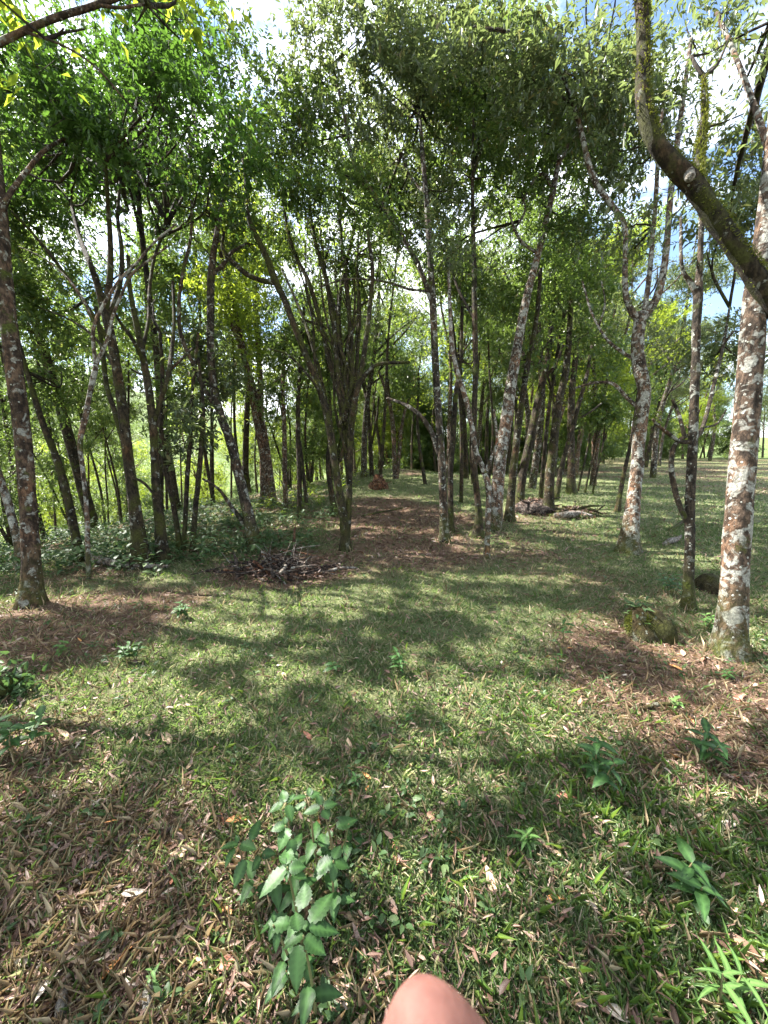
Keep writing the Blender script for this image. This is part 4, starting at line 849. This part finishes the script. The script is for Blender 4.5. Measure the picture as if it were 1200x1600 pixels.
# the leafy weed in the foreground, traced leaf by leaf
rosettes = {  # centre px, height above ground, leaves (base px, tip px, width px, drop)
 'a': ((474, 1462), .30, [((467, 1476), (461, 1556), 30, .05), ((474, 1461), (440, 1481), 19, .01), ((476, 1465), (510, 1492), 30, .02), ((483, 1450), (533, 1455), 25, .03), ((485, 1443), (521, 1391), 33, .0), ((474, 1420), (477, 1377), 31, .0), ((466, 1455), (462, 1424), 26, .0)]),
 'b': ((427, 1446), .24, [((452, 1444), (410, 1443), 31, .0), ((427, 1450), (420, 1471), 11, .01), ((434, 1452), (430, 1491), 14, .03), ((428, 1440), (428, 1421), 10, -.01), ((420, 1448), (405, 1458), 14, .02)]),
 'c': ((449, 1355), .30, [((447, 1357), (403, 1403), 29, .03), ((451, 1358), (479, 1353), 21, .0), ((447, 1351), (452, 1320), 23, .0), ((456, 1364), (481, 1372), 17, .02), ((448, 1360), (448, 1379), 9, .0), ((446, 1350), (436, 1335), 12, 0)]),
 'd': ((446, 1290), .31, [((445, 1290), (422, 1297), 19, .0), ((451, 1294), (434, 1331), 25, .03), ((454, 1312), (457, 1345), 21, .04), ((445, 1288), (446, 1274), 11, -.01)]),
 'e': ((446, 1257), .30, [((445, 1254), (441, 1232), 17, .0), ((449, 1258), (457, 1284), 17, .02), ((442, 1256), (418, 1269), 17, .02), ((447, 1254), (462, 1240), 12, .0)]),
 'f': ((484, 1246), .27, [((483, 1245), (501, 1237), 15, .0), ((478, 1256), (455, 1267), 15, .02), ((478, 1245), (452, 1248), 13, .0), ((485, 1243), (482, 1229), 12, .0)]),
 'g': ((505, 1261), .28, [((505, 1261), (528, 1253), 17, .0), ((506, 1264), (514, 1281), 18, .02), ((500, 1262), (473, 1271), 19, .02), ((502, 1258), (496, 1239), 14, .0), ((476, 1281), (473, 1296), 18, .03)]),
 'h': ((521, 1345), .20, [((520, 1346), (488, 1363), 29, .02), ((521, 1342), (533, 1320), 19, .0), ((523, 1347), (547, 1356), 23, .02), ((521, 1349), (521, 1380), 16, .04)]),
 'i': ((373, 1319), .22, [((372, 1319), (342, 1325), 17, .0), ((392, 1313), (407, 1278), 19, .0), ((376, 1319), (401, 1327), 21, .0), ((367, 1325), (349, 1357), 15, .03), ((384, 1344), (363, 1389), 23, .05), ((372, 1316), (368, 1303), 9, 0)]),
 'j': ((545, 1287), .10, [((526, 1292), (559, 1279), 26, .0), ((520, 1300), (505, 1316), 16, .02)]),
 'k': ((413, 1335), .17, [((409, 1335), (431, 1333), 17, .0), ((408, 1340), (392, 1362), 20, .03)]),
}
gp = gpt(492, 1440); weed = empty('leafy_weed', gp, 'bushy weed with toothed glossy green leaves in the sunlit foreground', 'plant')
zg = gp[2]
for key, ((cx, cyy), hh, lv) in rosettes.items():
    d = Zd(cx, cyy, zg+hh); c = P(cx, cyy, d); foot = np.array([c[0]*.8+gp[0]*.2+.02, c[1]*.85+gp[1]*.15, 0]); foot[2] = height(foot[0], foot[1])-.01
    stick(weed, 'stem', [foot, (foot+c)/2+rng.normal(size=3)*.01, c], [.0045, .0038, .0025], 'stem', gp, 6, 0)
    for (b, t_, wd, dz) in lv:
        zb = c[2]-.002-.006*rng.random(); db = Zd(b[0], b[1], zb); B_ = P(b[0], b[1], db); T_ = P(t_[0], t_[1], Zd(t_[0], t_[1], zb-dz*.8))
        leaf_mesh('leaf', B_, T_, wd/FPX*db*.95, nrm(np.array([0, 0, 1.])+rng.normal(size=3)*.12), 'plant', weed, gp, .16*rng.random(), .11, 14, .22, .03*rng.random())
    for q in range(4):                       # lower leaves in opposite pairs on the stem
        t_ = .30+.11*(q//2)*1.6; b = foot+(c-foot)*t_; az = q*math.pi+(q//2)*1.3+rng.random(); ln = .05+.03*rng.random()
        leaf_mesh('leaf', b, b+np.array([math.cos(az), math.sin(az), .05])*ln, ln*.5, np.array([0, 0, 1.]), 'plant', weed, gp, .2, .08, 8)

def herb(px, py, label, h, nn, ln, wr=.42, mat='plant', stems=2, name='weed_plant', spread=.05):
    ln *= .72; c0 = gpt(px, py); r = empty(name, c0, label, 'plant')
    for s in range(stems):
        a = rng.random()*6.28; e = c0+np.array([math.cos(a)*spread*(s > 0), math.sin(a)*spread*(s > 0), h*(1-.25*rng.random()*(s > 0))])
        f = c0+np.array([math.cos(a), math.sin(a), 0])*.01*s-np.array([0, 0, .02])
        stick(r, 'stem', [f, (f+e)/2+rng.normal(size=3)*.008, e], [.004, .0035, .002], 'stem', c0, 5, 0)
        for k in range(nn):
            t = .35+.65*(k//2+1)/max(1, (nn//2)); t = min(t, 1); b = f+(e-f)*t; az = (k % 2)*math.pi+(k//2)*1.45+a+rng.normal()*.2
            l = ln*(.65+.5*rng.random())*(1.05-.35*t*(rng.random()))
            leaf_mesh('leaf', b, b+np.array([math.cos(az), math.sin(az), .28-.3*rng.random()])*l, l*wr, nrm(np.array([0, 0, 1.])+rng.normal(size=3)*.15), mat, r, c0, .18, .05, 8)
    return r
herb(925, 1235, 'broad leaved green weed standing in the right foreground shade', .22, 8, .12, .46, 'plant', 3, spread=.07)
herb(1098, 1188, 'dark green leafy weed beside the bare soil at the right', .14, 10, .12, .36, 'plant', 2)
herb(1055, 1115, 'small light green seedling in the litter below the stout trunk', .09, 6, .055, .5, 'plant_light', 2)
herb(822, 1325, 'star shaped weed rosette with pale narrow leaves right of the leafy weed', .06, 14, .085, .26, 'plant_light', 1)
herb(25, 1185, 'dark broad leaved weed at the left edge below the rotten log', .16, 8, .12, .5, 'plant', 3, spread=.10)
herb(60, 1150, 'upright weed with one bleached leaf at the left edge', .12, 6, .08, .4, 'plant_light', 1)
herb(1075, 1390, 'large leaved dark weed in the bright grass at the lower right', .10, 8, .13, .40, 'plant', 2)
herb(880, 1005, 'lone dark weed in the litter at right middle', .18, 8, .10, .36, 'plant', 1)
herb(868, 1040, 'small weed sprig just below the lone dark weed', .08, 8, .06, .4, 'plant', 1)
herb(620, 1050, 'tuft of dark weed in the middle of the clearing', .13, 10, .09, .4, 'plant', 2)
herb(520, 1050, 'flat round leaved weed in the clearing grass', .06, 6, .09, .6, 'plant', 1)
herb(205, 1035, 'dark weed clump on the brown litter at left', .13, 10, .09, .45, 'plant', 3)
herb(100, 1025, 'pale green weed on the litter below the leftmost trunk', .10, 8, .08, .5, 'plant_light', 2)
herb(285, 965, 'dense weed tuft at the edge of the litter and the grass', .14, 12, .10, .4, 'plant', 3)
herb(215, 960, 'low weed on the brown litter strip at left', .10, 8, .08, .45, 'plant', 2)
herb(770, 860, 'pale sprigs growing at the foot of the slim white trunk', .22, 12, .09, .4, 'plant_light', 3, spread=.12)
herb(500, 850, 'whitish flowered weed behind the brush heap', .35, 12, .10, .4, 'plant_light', 4, spread=.16)
herb(1050, 930, 'dark bush like weed left of the slender mossy trunk', .2, 12, .11, .36, 'plant', 4, spread=.1)
herb(1100, 985, 'bright narrow leaved weed between stump and stout trunk', .13, 12, .10, .28, 'plant_light', 3)
herb(1140, 1060, 'fern like sprig on the bare roots of the stout trunk', .06, 10, .08, .25, 'plant', 2)
herb(240, 1540, 'small grass green seedling in the lower left litter', .05, 6, .05, .35, 'plant_light', 1)
herb(1120, 1570, 'long bladed bright grass tuft at the lower right corner', .10, 8, .14, .16, 'plant_light', 2)
herb(640, 1130, 'low round weed in the sunlit grass', .05, 8, .06, .5, 'plant', 1)
herb(555, 1230, 'tiny weed cluster above the leafy weed', .05, 8, .05, .5, 'plant', 1)

# ------------------------------------------------------------------ fallen leaves and sticks one can pick out
def fallen(name, px, py, ln_px, ang, wr, mat, curl, label=None, cat=None, parent=None, lift=.015):
    d = G(px, py); c = P(px, py, d); ln = ln_px/FPX*d; az = ang
    dv = np.array([math.cos(az), math.sin(az), rng.normal()*.12]); z0 = np.array([0, 0, lift])
    b = c-dv*ln*.5+z0; b[2] = height(b[0], b[1])+lift*.6; t = c+dv*ln*.5+z0
    o = leaf_mesh(name, b-c, t-c, ln*wr, nrm(np.array([0, 0, 1.])+rng.normal(size=3)*.3), mat, parent, np.zeros(3), curl, .02, 7, .5*rng.random()+.1, .05)
    o.location = c
    if label: tag(o, label, cat)
    return o
for a in [(190, 1502, 62, 1.1, .32, 'fl_orange', .15, 'curled orange brown leaf standing up in the lower left litter'),
          (535, 1568, 95, -.55, .34, 'fl_tan', .12, 'long crumpled pinkish tan leaf left of the fingertip'),
          (1172, 1515, 85, -1.1, .62, 'fl_brown', .10, 'large dark brown leaf at the lower right edge'),
          (870, 1408, 34, .1, .36, 'fl_orange', .10, 'small orange leaf in the bright grass at lower right'),
          (885, 1248, 32, -.2, .34, 'fl_red', .05, 'brick red leaf beside the broad leaved weed'),
          (552, 1438, 34, -.3, .5, 'fl_tan', .2, 'rounded tan leaf right of the leafy weed'),
          (360, 1508, 40, .5, .5, 'fl_red', .3, 'rolled reddish leaf below the left side of the leafy weed'),
          (205, 1542, 30, -.5, .3, 'fl_grey', .1, 'whitish oval leaf in the lower left corner'),
          (985, 1372, 30, -.9, .22, 'fl_grey', .1, 'bright white leaf in the sunlit grass at lower right'),
          (1140, 1292, 26, -.1, .4, 'fl_grey', .1, 'pale grey leaf at the right picture edge'),
          (675, 1278, 22, .6, .6, 'fl_brown', .2, 'dark pod like leaf in the middle foreground'),
          (372, 1285, 40, .1, .34, 'fl_orange', .1, 'flat orange leaf up and left of the leafy weed'),
          (180, 1288, 34, .1, .3, 'fl_orange', .1, 'orange leaf lying in the left foreground grass'),
          (1095, 1385, 30, 1.2, .5, 'fl_red', .2, 'reddish leaf standing in the grass near the right edge'),
          (437, 1042, 14, 0, .6, 'fl_grey', .1, 'small bluish grey leaf catching light in the clearing')]:
    o = fallen('fallen_leaf', *a[:7], label=a[7], cat='leaf')
mats = ['fl_tan', 'fl_tan', 'fl_brown', 'fl_orange', 'fl_grey', 'fl_red', 'fl_tan']
cnt = 0
lib = []
for k in range(28):
    o = fallen('leaf', 600, 1300, 45, 0, .22+.25*rng.random(), mats[k % 7], .3*rng.normal()*.6, lift=.012); lib.append(o)
for k in range(285):
    x, y = scatter(1, .55, 2.6, 1.0, .8); x, y = float(x[0]), float(y[0])
    if grassy(np.array([x]), np.array([y]))[0] > rng.random()+.25: continue
    o = lib[k] if k < 28 else lib[int(rng.integers(28))].copy()
    if k >= 28: col.objects.link(o)
    o.parent = ground; o.location = (x, y, float(height(x, y))+.006); s = (.45+.7*rng.random()**1.5)*.8
    o.scale = (s, s, s); o.rotation_euler = (rng.normal()*.3, rng.normal()*.3, rng.random()*6.283)
for o in lib:
    if o.parent is None: bpy.data.objects.remove(o)
for (pts, rad, mat, lab) in [([(92, 1600, .0), (98, 1575, .015), (102, 1545, .012)], [.011, .013, .009], 'deadwood', 'short thick bark piece standing out at the lower left corner'),
          ([(228, 1592, .0), (232, 1565, .015), (233, 1545, .012)], [.013, .014, .010], 'deadwood', 'pale broken stick in the lower left litter'),
          ([(665, 1460, .01), (690, 1440, .02), (712, 1425, .012)], [.006, .008, .005], 'bark_brown', 'brown stick piece right of the leafy weed'),
          ([(725, 1340, .01), (745, 1328, .02), (765, 1320, .015)], [.007, .008, .004], 'bark_brown', 'short bent stick above the pale rosette'),
          ([(690, 1510, .01), (720, 1545, .012), (742, 1572, .01)], [.003, .003, .002], 'deadwood', 'thin straight twig right of the fingertip'),
          ([(985, 1285, .02), (1015, 1290, .02), (1045, 1287, .015)], [.010, .012, .008], 'bark_dark', 'dark stick half hidden in grass on the right'),
          ([(596, 1232, .0), (606, 1210, .02), (610, 1190, .03)], [.003, .003, .002], 'deadwood', 'upright dry twig above the leafy weed'),
          ([(1000, 1110, .01), (1030, 1106, .02), (1075, 1104, .012)], [.010, .013, .008], 'bark_brown', 'brown stick in the needles below the stout trunk'),
          ([(120, 1370, .01), (170, 1340, .012), (240, 1300, .01)], [.003, .004, .002], 'deadwood', 'long thin twig lying in the left foreground')]:
    p = [gpt(*q) for q in pts]; c0 = p[0]; a = Acc(); a.add(*tube(p, rad, 7, .012, .22)); o = a.build('fallen_stick', M[mat], None, True, c0); o.location = c0; tag(o, lab, 'stick')

# ------------------------------------------------------------------ the hand whose fingertip shows at the lower edge
def skin_mat():
    m, t, o = new_mat('skin'); L = t.links.new; tcn = nd(t, 'TexCoord')
    n = nd(t, 'TexNoise', Scale=180.0, Detail=5.0); L(tcn.outputs['Object'], n.inputs['Vector'])
    c = ramp(t, n.outputs[0], [(.35, (.095, .042, .034)), (.65, (.135, .062, .050))])
    b = nd(t, 'BsdfPrincipled', Roughness=.75); b.inputs['Specular IOR Level'].default_value = .2; L(c, b.inputs['Base Color']); b.inputs['Subsurface Weight'].default_value = .15; b.inputs['Subsurface Radius'].default_value = (.006, .002, .001); b.inputs['Subsurface Scale'].default_value = .5
    bp = nd(t, 'Bump', Strength=.5, Distance=.0012); L(n.outputs[0], bp.inputs['Height']); L(bp.outputs[0], b.inputs['Normal']); L(b.outputs[0], o.inputs[0]); return m
M['skin'] = skin_mat()
upv = np.array([0, sp, cp]); fw = np.array([0, cp, -sp]); rt = np.array([1., 0, 0])
tip = P(641, 1524, .062)                      # top of the fingertip
ax = nrm(-upv*1.0+rt*.18-fw*.10)              # from the tip down the finger
def fpt(s, a=0., f=0.): return tip+ax*s+rt*a+fw*f
sk = []                                       # joints (co, radius), edges
vs, es, rs = [], [], []
def v(co, r): vs.append(tuple(co)); rs.append(r); return len(vs)-1
wr_ = v(fpt(.215, .012, -.06), .024); fa = v(fpt(.30, .02, -.13), .030); fb = v(fpt(.40, .03, -.24), .036); es += [(wr_, fa), (fa, fb)]
pm = v(fpt(.155, .010, -.03), .026); es.append((wr_, pm))
kn = [v(fpt(.100+.006*k, -.012+.021*k, -.012-.002*k), .0125) for k in range(4)]
for k in kn: es.append((pm, k))
f1 = v(fpt(.055, 0, -.004), .0140); f2 = v(fpt(.022, .002, -.001), .0155); f3 = v(fpt(.010, .0012, 0), .0100); f4 = v(fpt(.0015, .0, 0), .0030); es += [(kn[0], f1), (f1, f2), (f2, f3), (f3, f4)]
for k, L_ in ((1, .044), (2, .040), (3, .031)):
    a0 = kn[k]; b0 = np.array(vs[a0]); p1 = v(b0-ax*.010+fw*L_*.75, .0092); p2 = v(b0+ax*.020+fw*L_*.85, .0085); p3 = v(b0+ax*.032+fw*L_*.35, .0075); es += [(a0, p1), (p1, p2), (p2, p3)]
t1 = v(fpt(.140, -.030, .010), .013); t2 = v(fpt(.112, -.040, .026), .0105); t3 = v(fpt(.092, -.036, .036), .0090); es += [(pm, t1), (t1, t2), (t2, t3)]
me = bpy.data.meshes.new('hand'); cen = np.array(vs[pm]); me.from_pydata([tuple(np.array(q)-cen) for q in vs], es, []); me.materials.append(M['skin'])
hand = bpy.data.objects.new('hand', me); col.objects.link(hand); hand.location = cen
sm = hand.modifiers.new('skin', 'SKIN'); sm.use_smooth_shade = True
for k, r in enumerate(rs): me.skin_vertices[0].data[k].radius = (r, r)
me.skin_vertices[0].data[pm].use_root = True
ss = hand.modifiers.new('sub', 'SUBSURF'); ss.levels = 2; ss.render_levels = 3
tag(hand, 'pink blurred fingertip poking up at the bottom edge of the picture', 'hand')
# fingernail on the far right side of the tip
u, vv = np.meshgrid(np.linspace(-1, 1, 7), np.linspace(0, 1, 7)); nx_ = nrm(rt*.70-fw*.62); sx_ = nrm(np.cross(nx_, ax))
Vn = fpt(.004)+ax*(.004+vv*.011)[..., None]+sx_*(u*.0048)[..., None]+nx_*(.0092*(1-.30*u*u)*(1-.35*(1-vv)**2))[..., None]
i = np.arange(6)[:, None]*7; j = np.arange(6)[None]
M['nail'] = plant_mat('nail', (.13, .085, .070), (.17, .115, .095), (.15, .08, .06), .3, .05)
nail = build('fingernail', (Vn-cen).reshape(-1, 3), None, np.stack([i+j, i+j+1, i+8+j, i+7+j], -1).reshape(-1, 4), M['nail'], hand, True)
